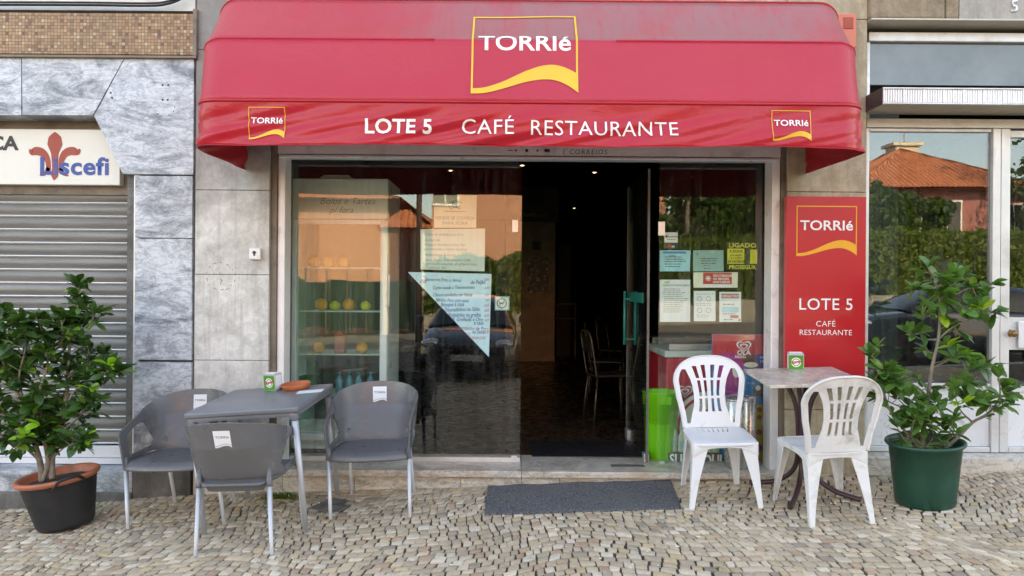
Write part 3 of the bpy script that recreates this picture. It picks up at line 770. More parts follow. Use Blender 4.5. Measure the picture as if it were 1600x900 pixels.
# interior shell
IX0, IX1, IY1, IZ = xb-.35, xr0+.9, 14.5, 3.30
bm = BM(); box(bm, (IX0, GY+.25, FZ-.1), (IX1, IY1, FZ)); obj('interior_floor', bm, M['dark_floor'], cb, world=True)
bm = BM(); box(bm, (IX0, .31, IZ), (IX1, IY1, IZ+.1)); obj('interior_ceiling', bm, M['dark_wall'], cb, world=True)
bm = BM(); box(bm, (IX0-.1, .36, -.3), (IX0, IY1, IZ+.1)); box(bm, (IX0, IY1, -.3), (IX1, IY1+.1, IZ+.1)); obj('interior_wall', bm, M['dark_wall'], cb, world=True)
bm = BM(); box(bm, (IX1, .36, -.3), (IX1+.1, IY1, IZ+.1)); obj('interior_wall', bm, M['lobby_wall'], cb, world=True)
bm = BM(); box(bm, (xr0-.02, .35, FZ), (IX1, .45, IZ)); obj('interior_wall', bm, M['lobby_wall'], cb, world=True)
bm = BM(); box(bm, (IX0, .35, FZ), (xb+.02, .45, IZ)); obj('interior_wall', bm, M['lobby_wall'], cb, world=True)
bm = BM(); box(bm, (-14, 15, -1), (12, 17, 14.5)); box(bm, (xa-.3, .36, 3.45), (9, 14.9, 14.4)); obj('building_mass', bm, M['render_w'], cb, world=True)
# glass panes of the front
xg0 = xb+.09; xg1 = W(814, 500, GY).x; xg2 = W(1029, 500, GY).x; xg3 = xr0-.07
def pane(name, a, b, m, parent, lab=None):
    bm = BM(); box(bm, a, b); o = obj(name, bm, m, parent, world=True)
    if lab: o['label'] = lab
    return o
pane('window_pane', (xg0, GY, zsl+.012), (xg1, GY+.01, zo+.02), M['glass'], cb, 'large fixed glass pane left of the doorway')
pane('window_pane', (xg2, GY, zsl+.012), (xg3, GY+.01, zo+.02), M['glass'], cb, 'fixed glass pane behind the notices right of the doorway')
bm = BM(); box(bm, (xg0-.01, GY-.012, zsl), (xg1, GY+.022, zsl+.034), .002); obj('glazing_rail', bm, M['alu_frame'], cb, world=True)
bm = BM(); box(bm, (xg3, GY-.02, zsl), (xg3+.035, GY+.05, zo), .003); box(bm, (xg0-.04, GY-.02, zsl), (xg0, GY+.05, zo), .003); obj('side_frame', bm, M['brown_trim'], cb, world=True)
bm = BM()
for (px, py, w, h) in ((803, 717, .045, .045), (805, 353, .045, .10), (1034, 357, .05, .11), (1094, 723, .04, .045), (1035, 725, .04, .04)):
    p = W(px, py, GY-.008); bm = BM(); box(bm, (p.x-w/2, GY-.008, p.z-h/2), (p.x+w/2, GY+.018, p.z+h/2), .004); obj('patch_fitting', bm, M['alu'], cb, world=True)
# glass door leaf, swung into the room
hx = W(1013, 500, GY).x; dl = obj('glass_door', (lambda b: (box(b, (hx-.006, GY+.02, FZ+.012), (hx+.006, GY+1.0, zo-.03)), b)[1])(BM()), M['glass'], cb, world=True)
bm = BM(); box(bm, (hx-.0085, GY+.005, FZ+.012), (hx+.0085, GY+.0205, zo-.03)); box(bm, (hx-.0085, GY+.9995, FZ+.012), (hx+.0085, GY+1.008, zo-.03)); obj('edge_strip', bm, M['iron'], dl, world=True)
bm = BM()
tube(bm, [(hx-.05, GY+.86, .98), (hx-.05, GY+.86, 1.45)], .012); tube(bm, [(hx+.05, GY+.86, .98), (hx+.05, GY+.86, 1.45)], .012)
for z in (1.03, 1.38): tube(bm, [(hx-.05, GY+.86, z), (hx+.05, GY+.86, z)], .008)
obj('handle', bm, M['teal_plastic'], dl, world=True)
bm = BM(); box(bm, (hx-.0125, GY+.2, 1.36), (hx-.0085, GY+.98, 1.44)); obj('safety_tape', bm, M['teal_plastic'], dl, world=True)
bm = BM(); box(bm, (hx-.02, GY+.03, FZ+.001), (hx+.02, GY+.12, FZ+.07), .004); box(bm, (hx-.02, GY+.85, FZ+.001), (hx+.02, GY+.99, FZ+.09), .004); obj('hinge', bm, M['alu'], dl, world=True)

# ---- right part: lintel stones, aluminium street door
x0 = xr1+.002; zL = W(1450, 33, 0).z
bm = BM(); p1 = W(1494, 15, 0).x
box(bm, (x0-.0, -.05, zL), (W(1472, 15, 0).x-.003, .35, 3.9), .018, 3); box(bm, (W(1472, 15, 0).x+.003, -.05, zL), (p1-.005, .35, 3.9), .018, 3); obj('rusticated_lintel', bm, M['stone_rough'], cb, world=True)
bm = BM(); box(bm, (p1, -.04, zL), (6.5, .35, 3.9), .006); obj('smooth_lintel', bm, M['stone_smooth'], cb, world=True)
bm = BM(); box(bm, (x0, -.06, zL-.014), (6.5, .30, zL-.001), .003); obj('lintel_trim', bm, M['champagne'], cb, world=True)
bm = BM(); box(bm, (x0, .0, 3.905), (6.5, .35, 14.5)); box(bm, (5.2, .0, -.3), (12, 9.2, 14.4)); obj('upper_wall', bm, M['stone_r'], cb, world=True)
t = BM(); p = W(1578, 19, -.04); text(t, "5", 0, 0, .125, bold=.012, sx=.95); rect(t, .105, .005, .12, .02)
obj('house_number', mapbm(t, onwall((p.x, -.04, p.z), lift=.004)), M['alu'], cb, world=True, solid=.008)
DY = .12
def RX(px): return W(px, 450, DY).x
def RZ(py): return W(1470, py, DY).z
ztop = RZ(52); zb = RZ(706)
bm = BM()
def fr(px0, py0, px1, py1, d=.0, bev=.004): box(bm, (RX(px0), DY-d, RZ(py1)), (RX(px1), DY+.05, RZ(py0)), bev)
fr(1353, 52, 2100, 66, .02); fr(1352, 186, 2100, 200, .01); fr(1352, 66.5, 1357, 185.5); fr(1352, 200.5, 1357, 706)
fr(1549, 200.5, 1561, 706, .012); fr(1563, 200.5, 1577, 706, .004); fr(1357.5, 599, 1548.5, 609, .006); fr(1357.5, 201, 1548, 206); fr(1577.5, 203, 2100, 214, .0); fr(1577.5, 495, 2100, 546, -.01); fr(1577.5, 603, 2100, 612, 0); fr(1357.5, 698, 1548.5, 706, .004); fr(1577.5, 698, 2100, 706, .004)
obj('door_frame', bm, M['alu_frame'], cb, world=True)
bm = BM(); fr(1357.5, 609.5, 1548.5, 697.5, -.012, .002); fr(1577.5, 612.5, 2100, 697.5, -.012, .002); obj('kick_panel', bm, M['alu_panel'], cb, world=True)
pane('window_pane', (RX(1357.5), DY+.02, RZ(598.5)), (RX(1548.5), DY+.03, RZ(206.5)), M['glass2'], cb, 'dark street-door side pane reflecting the houses opposite')
pane('window_pane', (RX(1577.5), DY+.02, RZ(494.5)), (RX(2100), DY+.03, RZ(214.5)), M['glass2'], cb)
pane('window_pane', (RX(1577.5), DY+.02, RZ(602.5)), (RX(2100), DY+.03, RZ(546.5)), M['glass2'], cb)
bm = BM(); fr(1357.5, 67, 2100, 132, -.02, 0); obj('upper_pane', bm, M['glass_frost'], cb, world=True)
bm = BM(); c = Vector((RX(1577)+.012, DY-.002, RZ(520))); t = BM(); bmesh.ops.create_cone(t, cap_ends=True, segments=20, radius1=.03, radius2=.022, depth=.03); merge(bm, t, Matrix.Translation(c) @ Matrix.Rotation(R(90), 4, 'X')); t = BM(); bmesh.ops.create_uvsphere(t, u_segments=16, v_segments=10, radius=.026); merge(bm, t, Matrix.Translation(c+Vector((0, -.035, 0)))); 
obj('door_knob', bm, mat('aged_brass', (.30, .17, .07), .35, .8), cb, world=True, smooth=True)
bm = BM(); box(bm, (RX(1590), DY-.018, RZ(543)), (RX(1650), DY-.004, RZ(501)), .004); obj('letter_flap', bm, M['alu_panel'], cb, world=True)
bm = BM(); box(bm, (xr1-.01, -.075, RZ(706)-.135), (4.25-.0, DY+.06, RZ(706)-.004), .006, 3); box(bm, (4.253, -.078, RZ(706)-.135), (6.5, DY+.06, RZ(706)-.0055), .006, 3); obj('threshold_slab', bm, M['cream_marble'], cb, world=True)
bm = BM(); box(bm, (xr1-.01, -.05, -.4), (6.5, DY+.05, RZ(706)-.136)); obj('threshold_riser', bm, M['plinth'], cb, world=True)
# canopy over the street door
cn = thing('door_canopy', 'ribbed white metal canopy projecting above the street door', 'canopy', (W(1377, 150, -.2).x, 0, 2.8))
cy = -.23; cx0 = W(1378, 150, cy).x; cz1 = W(1400, 138, cy).z; cz0 = W(1400, 163, cy).z
bm = BM(); n = 0; x = cx0+.004
while x < 6.3:
    box(bm, (x, cy-(.006 if n % 8 else .010), cz0+.012), (x+.013, cy+.01, cz1-.006), .003, 1); x += .0175; n += 1
obj('ribbed_fascia', bm, M['slat_lip'], cn, world=True)
bm = BM(); box(bm, (cx0, cy-.014, cz0-.0), (6.3, cy+.02, cz0+.010), .002); box(bm, (cx0, cy-.014, cz1-.006), (6.3, cy+.02, cz1+.004), .002); obj('edge_trim', bm, M['alu_frame'], cn, world=True)
bm = BM(); box(bm, (cx0, cy+.021, cz1-.015), (6.3, DY-.001, cz1+.002)); box(bm, (cx0, cy+.021, cz0+.011), (6.3, DY-.001, cz0+.02)); obj('cover_sheet', bm, M['champagne'], cn, world=True)
bm = BM(); prism(bm, [(cx0-.004, cz0-.004), (cx0-.0005, cz0-.004), (cx0-.0005, cz1+.004), (cx0-.004, cz1+.004)], cy-.012, DY-.001); obj('side_plate', bm, M['maroon'], cn, world=True)
# lobby behind the street door
bm = BM(); LX0 = xr1-.0
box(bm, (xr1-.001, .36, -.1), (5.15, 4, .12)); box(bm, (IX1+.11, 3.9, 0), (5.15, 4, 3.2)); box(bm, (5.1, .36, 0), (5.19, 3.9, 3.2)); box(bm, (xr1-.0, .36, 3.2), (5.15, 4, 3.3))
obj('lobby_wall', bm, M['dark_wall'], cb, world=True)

# ------------------------------------------------------------------ awning
aw = thing('awning', 'large red vinyl dutch awning with white cafe lettering over the shopfront', 'awning', (.1, 0, 2.37))
AXL, AXR, AP, AR = -1.945, 2.145, .955, .16; AZP = 2.586; VH = .262
def hoop_pt(u, ang, L=AP, wob=0):                  # u in 0..1 along the U: left arm, corner, front, corner, right arm
    r = AR; seg = [L-r, r*math.pi/2, (AXR-AXL)-2*r, r*math.pi/2, L-r]; tot = sum(seg); s = u*tot
    if s < seg[0]: x, d = AXL, s
    elif s < seg[0]+seg[1]:
        a = (s-seg[0])/r; x = AXL+r-r*math.cos(a); d = L-r+r*math.sin(a)
    elif s < sum(seg[:3]): x = AXL+r+(s-seg[0]-seg[1]); d = L
    elif s < sum(seg[:4]):
        a = (s-sum(seg[:3]))/r; x = AXR-r+r*math.sin(a); d = L-r+r*math.cos(a)
    else: x = AXR; d = L-(r+(s-sum(seg[:4])))
    return Vector((x, -d*math.cos(ang), AZP+d*math.sin(ang)))
HA = [0.0, R(25), R(52), R(88)]
US = sorted(set([i/200 for i in range(201)]))
def panel(k, m, n=10, sag=.012):
    bm = BM(); V = []
    for u in US:
        a = hoop_pt(u, HA[k]); b = hoop_pt(u, HA[k+1], AP*(1.0 if k else 1.005)); row = []
        for j in range(n+1):
            t = j/n; p = a.lerp(b, t); s = math.sin(math.pi*t)
            c = Vector((.1, 0, AZP)); inward = (c-p); inward.x = 0 if .12 < u < .88 else inward.x*.3
            if inward.length > 1e-4: p += inward.normalized()*s*(sag+.014*noise.noise(Vector((p.x*1.7, t*1.6, k*7))))
            if k == 0 and u > .2: p.z += .004*s*math.sin(u*60)*0
            row.append(bm.verts.new(p))
        V.append(row)
    for i in range(len(V)-1):
        for j in range(n):
            f = bm.faces.new((V[i][j], V[i+1][j], V[i+1][j+1], V[i][j+1]))
    return obj('canopy_panel', bm, m, aw, world=True, smooth=True, solid=.0025, offset=0)
panel(0, M['vinyl1']); panel(1, M['vinyl2']); panel(2, M['vinyl2'])
for k in (0, 1, 2):
    runs = [[hoop_pt(u, HA[k], AP+.003) for u in US]]
    if k == 1:                                      # the middle piping stops short of the logo on both sides
        xl, xr = W(682, 62, -.87).x, W(960, 62, -.87).x; runs = [[p for p in runs[0] if p.x < xl or (p.y > -.5 and p.x < 0)], [p for p in runs[0] if p.x > xr]]
    for rn in runs:
        bm = BM(); tube(bm, rn, .0065 if k else .008, 8); obj('piping', bm, M['vinyl'], aw, world=True)
def val_off(x, s, side=0):                          # wrinkles of the valance: out of plane displacement
    t = s/VH
    w = .020*noise.noise(Vector((x*1.4, t*.9, 3.3)))+.012*noise.noise(Vector((x*3.6+t*2.6, t*1.2, 9.1)))
    w += .010*noise.noise(Vector((x*5+t*6, t*1.5, 1.7)))*(.4+t)
    return w*min(1, t*3)*1.3
def val_pt(u, s):
    p = hoop_pt(u, 0); out = Vector((0, -1, 0))
    if p.x < AXL+AR: c = Vector((AXL+AR, -(AP-AR), p.z)); out = (p-c) if p.y < -(AP-AR) else Vector((-1, 0, 0))
    elif p.x > AXR-AR: c = Vector((AXR-AR, -(AP-AR), p.z)); out = (p-c) if p.y < -(AP-AR) else Vector((1, 0, 0))
    out.z = 0; out.normalize()
    sl = p.x if abs(out.y) > .5 else p.x+p.y
    dz = .006*math.sin(p.x*3.1)*(s/VH)
    return p+out*(val_off(sl, s)+.012*s/VH)+Vector((0, 0, -s-dz))
UU = [i/560 for i in range(561)]
bm = BM(); V = [[bm.verts.new(val_pt(u, VH*j/20)) for j in range(21)] for u in UU]
for i in range(len(V)-1):
    for j in range(20): bm.faces.new((V[i][j], V[i][j+1], V[i+1][j+1], V[i+1][j]))
obj('valance', bm, M['vinyl'], aw, world=True, smooth=True, solid=.002, offset=0)
bm = BM(); tube(bm, [val_pt(u, VH) for u in UU[::3]], .0035, 6); obj('hem', bm, M['vinyl'], aw, world=True)
bm = BM()
for a_ in (0, HA[1], HA[2]): tube(bm, [hoop_pt(u, a_, AP-.018)*1.0 for u in US[::4]], .011, 8)
obj('hoop_frame', bm, M['alu_frame'], aw, world=True)
AZP_front = AZP
def on_val(x, v, w):                                # v up from the hem
    s = VH-v; p = Vector((x, -AP, AZP)); dz = .006*math.sin(x*3.1)*(s/VH)
    return p+Vector((0, -1, 0))*(val_off(x, s)+.012*s/VH+.0065)+Vector((0, 0, -s-dz))
def vx(px, py): return W(px, py, -AP).x
def vv(px, py): return W(px, py, -AP).z-(AZP-VH)
def put_val(bm): return mapbm(cut(bm, us=frange(AXL, AXR, .03), vs=frange(0, VH, .03)), on_val)
t = BM(); text(t, "LOTE 5", vx(569, 205), vv(625, 209)-.0, .125, bold=.022, sx=1.0, space=1.04); obj('lettering', put_val(t), M['white_ink'], aw, world=True)
t = BM(); text(t, "CAFÉ", vx(720, 205), vv(760, 210.5), .130, bold=-.003, sx=1.03, space=1.05); text(t, "RESTAURANTE", vx(827, 205), vv(950, 212), .124, bold=-.003, sx=1.04, space=1.05); obj('lettering', put_val(t), M['white_ink'], aw, world=True)
for px0, px1, py0, py1 in ((388, 445, 167, 216), (1205, 1266, 173, 223)):
    u0 = vx(px0, 190); w = vx(px1, 190)-u0; v0 = vv((px0+px1)/2, py1); h = vv((px0+px1)/2, py0)-v0
    obj('logo_print', put_val(logo(u0, v0, w, h)), [M['white_ink'], M['yellow_ink']], aw, world=True)
# central logo across the two upper panels: v measured along the fabric from hoop 0
a0 = hoop_pt(.5, HA[0]); a1 = hoop_pt(.5, HA[1]); a2 = hoop_pt(.5, HA[2]); L1 = (a1-a0).length; L2 = (a2-a1).length
def on_front(x, v, w):
    if v <= L1: p = a0.lerp(a1, v/L1); d = (a1-a0).normalized(); s = math.sin(math.pi*v/L1); k = 0; t = v/L1
    else: p = a1.lerp(a2, (v-L1)/L2); d = (a2-a1).normalized(); s = math.sin(math.pi*(v-L1)/L2); k = 1; t = (v-L1)/L2
    n = Vector((0, -d.z, d.y)); p = Vector((x, p.y, p.z))
    return p-n*s*(.012+.014*noise.noise(Vector((x*1.7, t*1.6, k*7))))+n*.007
def front_v(py):                                    # invert by search
    best = min((abs((CZ-on_front(.1, v, 0).z)/(on_front(.1, v, 0).y+CY)*F+450+.3-py), v) for v in np.linspace(0, L1+L2, 300)); return best[1]
v0 = front_v(147); v1 = front_v(26); u0 = W(736, 90, -.93).x; u1 = W(904, 90, -.93).x
lg = cut(logo(u0, v0, u1-u0, v1-v0, .47), us=frange(u0, u1, .04), vs=[L1]+frange(v0, v1, .04))
obj('logo_print', mapbm(lg, on_front), [M['white_ink'], M['yellow_ink']], aw, world=True)

# ------------------------------------------------------------------ wall fixtures
vs_ = thing('wall_sign', 'tall red upright sign with gold frame and cafe lettering right of the shopfront', 'sign', W(1291, 598, -.06))
sy = -.055; A_ = W(1229, 306, sy); B_ = W(1354, 306, sy); zb_ = W(1291, 600, sy).z; zt_ = W(1291, 307, sy).z
bm = BM(); box(bm, (A_.x, sy, zb_), (B_.x, -.004, zt_), .004); obj('panel', bm, M['red_sign'], vs_, world=True)
ws = onwall((A_.x, sy, zb_), lift=.002)
def wp(px, py): p = W(px, py, sy); return p.x-A_.x, p.z-zb_
p0 = wp(1244, 400); p1 = wp(1339, 322); obj('logo_print', mapbm(logo(p0[0], p0[1], p1[0]-p0[0], p1[1]-p0[1], .52), ws), [M['white_ink'], M['orange_ink']], vs_, world=True)
t = BM(); cxw = (B_.x-A_.x)/2
text(t, "LOTE 5", cxw, wp(1290, 484)[1], .118, 'CENTER', bold=.004, sx=1.02, space=1.05); text(t, "CAFÉ", cxw, wp(1290, 510)[1], .057, 'CENTER', bold=-.004, sx=1.05, space=1.05); text(t, "RESTAURANTE", cxw, wp(1290, 523.5)[1], .055, 'CENTER', bold=-.004, sx=1.02, space=1.03)
obj('lettering', mapbm(t, ws), M['white_ink'], vs_, world=True)
p = W(400, 397, 0)
ks = thing('key_switch', 'small square white key switch on the limestone pillar', 'switch', p)
bm = BM(); box(bm, (-.042, -.03, -.042), (.042, 0, .042), .008, 3); obj('housing', bm, M['jamb'], ks)
bm = BM(); t = BM(); bmesh.ops.create_cone(t, cap_ends=True, segments=16, radius1=.012, radius2=.012, depth=.008); merge(bm, t, Matrix.Translation((-.002, -.033, .010)) @ Matrix.Rotation(R(90), 4, 'X')); box(bm, (-.008, -.034, -.014), (.004, -.0305, .003), .001)
obj('key_slot', bm, M['dark_ink'], ks)
al = thing('alarm_box', 'faded orange alarm box half hidden behind the awning corner', 'alarm', W(1325, 75, -.03))
bm = BM(); a = W(1300, 22, -.05); b = W(1337, 75, -.05); box(bm, (a.x, -.06, b.z), (b.x, -.002, a.z), .006); obj('housing', bm, M['alarm'], al, world=True)
bm = BM(); a = W(1318, 27, -.06); b = W(1333, 45, -.06); box(bm, (a.x, -.066, b.z), (b.x, -.0605, a.z), .003); obj('lamp_lens', bm, M['fleur'], al, world=True)
# scribbled ring on the left pillar
bm = BM(); c = W(345, 432, -.002)
for k in range(14):
    a = k*26+random.uniform(0, 8); l = random.uniform(6, 17)
    ring(bm, 0, 0, .105+random.uniform(-.006, .006), .004, n=4, a0=a, a1=a+l, ry=.95)
for k in range(5): ring(bm, random.uniform(-.03, .06), random.uniform(-.07, .03), .012, .003, n=5, a0=random.uniform(0, 200), a1=random.uniform(220, 330))
obj('chalked_ring', mapbm(bm, onwall((c.x, -.0025, c.z), lift=.001)), M['brown_trim'], cb, world=True)

# ------------------------------------------------------------------ doormats, covers, weeds
def groundmap(o, lift): return None
def mat_on_ground(name, corners, th, m, label, cat, noisy=.002):
    ps = [G(*c) for c in corners]; bm = BM(); nu, nv = 46, 14; V = []
    for i in range(nu+1):
        row = []
        for j in range(nv+1):
            u = i/nu; v = j/nv; p = ps[0].lerp(ps[1], u).lerp(ps[3].lerp(ps[2], u), v)
            z = zg(p.x, p.y)+th+noisy*noise.noise(Vector((p.x*7, p.y*7, 0)))
            if i in (0, nu) or j in (0, nv): z -= .003
            row.append(bm.verts.new((p.x+.004*noise.noise(Vector((p.y*9, p.x*3, 2))), p.y, z)))
        V.append(row)
    for i in range(nu):
        for j in range(nv): bm.faces.new((V[i][j], V[i+1][j], V[i+1][j+1], V[i][j+1]))
    g = bmesh.ops.extrude_face_region(bm, geom=bm.faces[:])
    for e in g['geom']:
        if isinstance(e, bmesh.types.BMVert): e.co.z -= th-.001
    bmesh.ops.recalc_face_normals(bm, faces=bm.faces[:])
    c = sum(ps, Vector())/4; bm.transform(Matrix.Translation(-c)); o = obj(name, bm, m); o.location = c
    return tag(o, label, cat)
mat_on_ground('doormat', [(757, 806), (1065, 796), (1048, 752), (762, 761)], .016, M['mat'], 'grey coil doormat lying on the cobbles before the step', 'doormat', noisy=.007)
bm = BM(); a = W(831, 711, .42); 
box(bm, (W(831, 711, .45).x, .40, FZ+.002), (W(1003, 711, .45).x, .98, FZ+.014), .004)
tag(obj('doormat', bm, M['rubber']), 'black doormat lying on the cafe floor inside the doorway', 'doormat')
bm = BM(); box(bm, (W(955, 727, .1).x, .09, zsl-.001), (W(1008, 727, .1).x, .155, zsl+.003), .001)
tag(obj('floor_track', bm, M['iron']), 'dark metal door track let into the marble step', 'door track')
dp = G(520, 806); dc = thing('drain_cover', 'small square cast iron cover in the cobbles by the grey chair', 'drain cover', (-1.22, -.325, zg(-1.22, -.325)), M=Matrix.Translation((-1.22, -.325, zg(-1.22, -.325)+.0015)) @ gn(-1.22, -.325).to_track_quat('Z', 'Y').to_matrix().to_4x4())
bm = BM(); box(bm, (-.115, -.115, -.012), (.115, .115, .002), .002); 
obj('rim', bm, M['iron'], dc)
bm = BM()
for r_ in (.03, .055, .078): 
    tube(bm, [(r_*math.cos(a), r_*math.sin(a), .003) for a in np.linspace(0, 2*math.pi, 25)], .004, 6, cap=False)
obj('lid_pattern', bm, M['iron'], dc)
its = []
for k in range(420):
    px = random.gauss(440, 14); p = G(px, 775+random.uniform(-2, 4)+abs(px-440)*.08); p.y = min(p.y, -.005)
    its.append((p, Vector((random.gauss(0, .6), random.gauss(-.2, .6), random.uniform(.2, 1))), random.uniform(.2, .55), random.random()))
for k in range(160):
    p = G(random.uniform(400, 470), random.uniform(778, 795)); its.append((p+Vector((0, 0, .002)), Vector((random.gauss(0, .6), random.gauss(0, .6), random.uniform(.1, .6))), random.uniform(.12, .3), random.random()))
tag(leaves_mesh('weeds', its, M['hedge_leaf'], None, .07, .3), 'green weeds growing from the joint under the grey table', 'weeds', kind='stuff')
its = []
for k in range(500):
    c = random.choice([(905, 880), (1380, 885), (1010, 820), (1500, 880), (1130, 890), (60, 890), (1340, 870)]); p = G(c[0]+random.gauss(0, 16), c[1]+random.gauss(0, 5))
    its.append((p-Vector((0, 0, .003)), Vector((random.gauss(0, .6), random.gauss(0, .6), random.uniform(.1, .5))), random.uniform(.08, .18), random.random()))
tag(leaves_mesh('moss', its, M['hedge_leaf'], None, .07, .5), 'small tufts of moss in the joints of the cobbles', 'moss', kind='stuff')

bm = BM()
for k in range(70):
    p = G(random.uniform(20, 1590), random.uniform(775, 898)); t = BM(); l = random.uniform(.006, .014)
    if random.random() < .35: bmesh.ops.create_cone(t, cap_ends=True, segments=7, radius1=.0038, radius2=.0038, depth=.022); rm = Matrix.Rotation(R(90), 4, 'X')
    else: bmesh.ops.create_cube(t, size=1); rm = Matrix.Diagonal((l, l*random.uniform(.4, 1), .003, 1))
    merge(bm, t, Matrix.Translation(p+Vector((0, 0, .006))) @ Matrix.Rotation(random.uniform(0, 6.28), 4, 'Z') @ rm)
tag(obj('litter', bm, M['paper_cream']), 'crumbs and cigarette ends scattered over the cobbles', 'litter', kind='stuff')

# ------------------------------------------------------------------ chairs
def fit(local, pix):                                # rigid 2-D fit of local feet to pixels on the pavement
    P = [G(*p) for p in pix]; n = len(P)
    lc = np.mean([l for l in local], axis=0); pc = np.mean([(p.x, p.y) for p in P], axis=0)
    s = c = 0
    for l, p in zip(local, P):
        a = np.array(l)-lc; b = np.array((p.x, p.y))-pc
        c += a[0]*b[0]+a[1]*b[1]; s += a[0]*b[1]-a[1]*b[0]
    th = math.atan2(s, c); x = pc[0]-(math.cos(th)*lc[0]-math.sin(th)*lc[1]); y = pc[1]-(math.sin(th)*lc[0]+math.cos(th)*lc[1])
    return x, y, th
def stand(x, y, th, dz=.002):
    n = gn(x, y); q = Vector((0, 0, 1)).rotation_difference(n).to_matrix().to_4x4()
    return Matrix.Translation((x, y, zg(x, y)+dz)) @ q @ Matrix.Rotation(th, 4, 'Z')
def copy_thing(o, Mx, label):
    c = o.copy(); COL.objects.link(c); c.matrix_world = Mx; MROOT[c.name] = Mx; c['label'] = label
    for ch in [k for k in bpy.data.objects if k.parent == o]:
        d = ch.copy(); COL.objects.link(d); d.parent = c
        for g in [k for k in bpy.data.objects if k.parent == ch]:
            e = g.copy(); COL.objects.link(e); e.parent = d
    return c
# --- grey armchair, local: front is -y
GW, GB, GF, GR = .262, .235, -.215, .20
def gplan(s):
    st = GW-GR; arc = GR*math.pi/2; a = abs(s); sg = 1 if s >= 0 else -1
    if a < st: x, y, nx, ny = a, GB, 0, 1
    elif a < st+arc:
        t = (a-st)/GR; x = st+GR*math.sin(t); y = GB-GR+GR*math.cos(t); nx, ny = math.sin(t), math.cos(t)
    else: x = GW; y = GB-GR-(a-st-arc); nx, ny = 1, 0
    return x*sg, y, nx*sg, ny
GS = (GW-GR)+GR*math.pi/2+(GB-GR-GF)
def gmap(s, z, w):
    x, y, nx, ny = gplan(s); h = (z-.42)
    back = max(0, ny); side = 1-back
    lean = .22*max(0, h)*back+.06*max(h, 0)*side-.03*max(0, 1-h/.3)*0
    pinch = -.05*back*max(0, 1-h/.22) if h < .22 else 0
    x *= 1+.10*max(0, h)*1.0
    return Vector((x+nx*(lean), y+ny*lean+ny*pinch, z))
def gtop(s):
    a = abs(s)/GS; return float(np.interp(a, [0, .12, .25, .38, .5, .65, .8, .93, .985, 1], [.800, .797, .783, .757, .725, .690, .662, .640, .628, .612]))
ss = np.linspace(-GS, GS, 61)
outer = [(s, gtop(s)) for s in ss[::-1]]
bot = [(-GS, .40), (-GS+.075, .40), (-GS+.09, .425)]+[(-.30, .425), (-.20, .405), (-.17, .355), (.17, .355), (.20, .405), (.30, .425)]+[(GS-.09, .425), (GS-.075, .40), (GS, .40)]
outer = outer+bot
hole = [(.295, .50), (.33, .462), (GS-.085, .462), (GS-.068, .48), (GS-.068, .585), (GS-.085, .603), (.44, .632), (.385, .640), (.35, .625), (.315, .56)]
hole2 = [(-a, b) for a, b in hole][::-1]
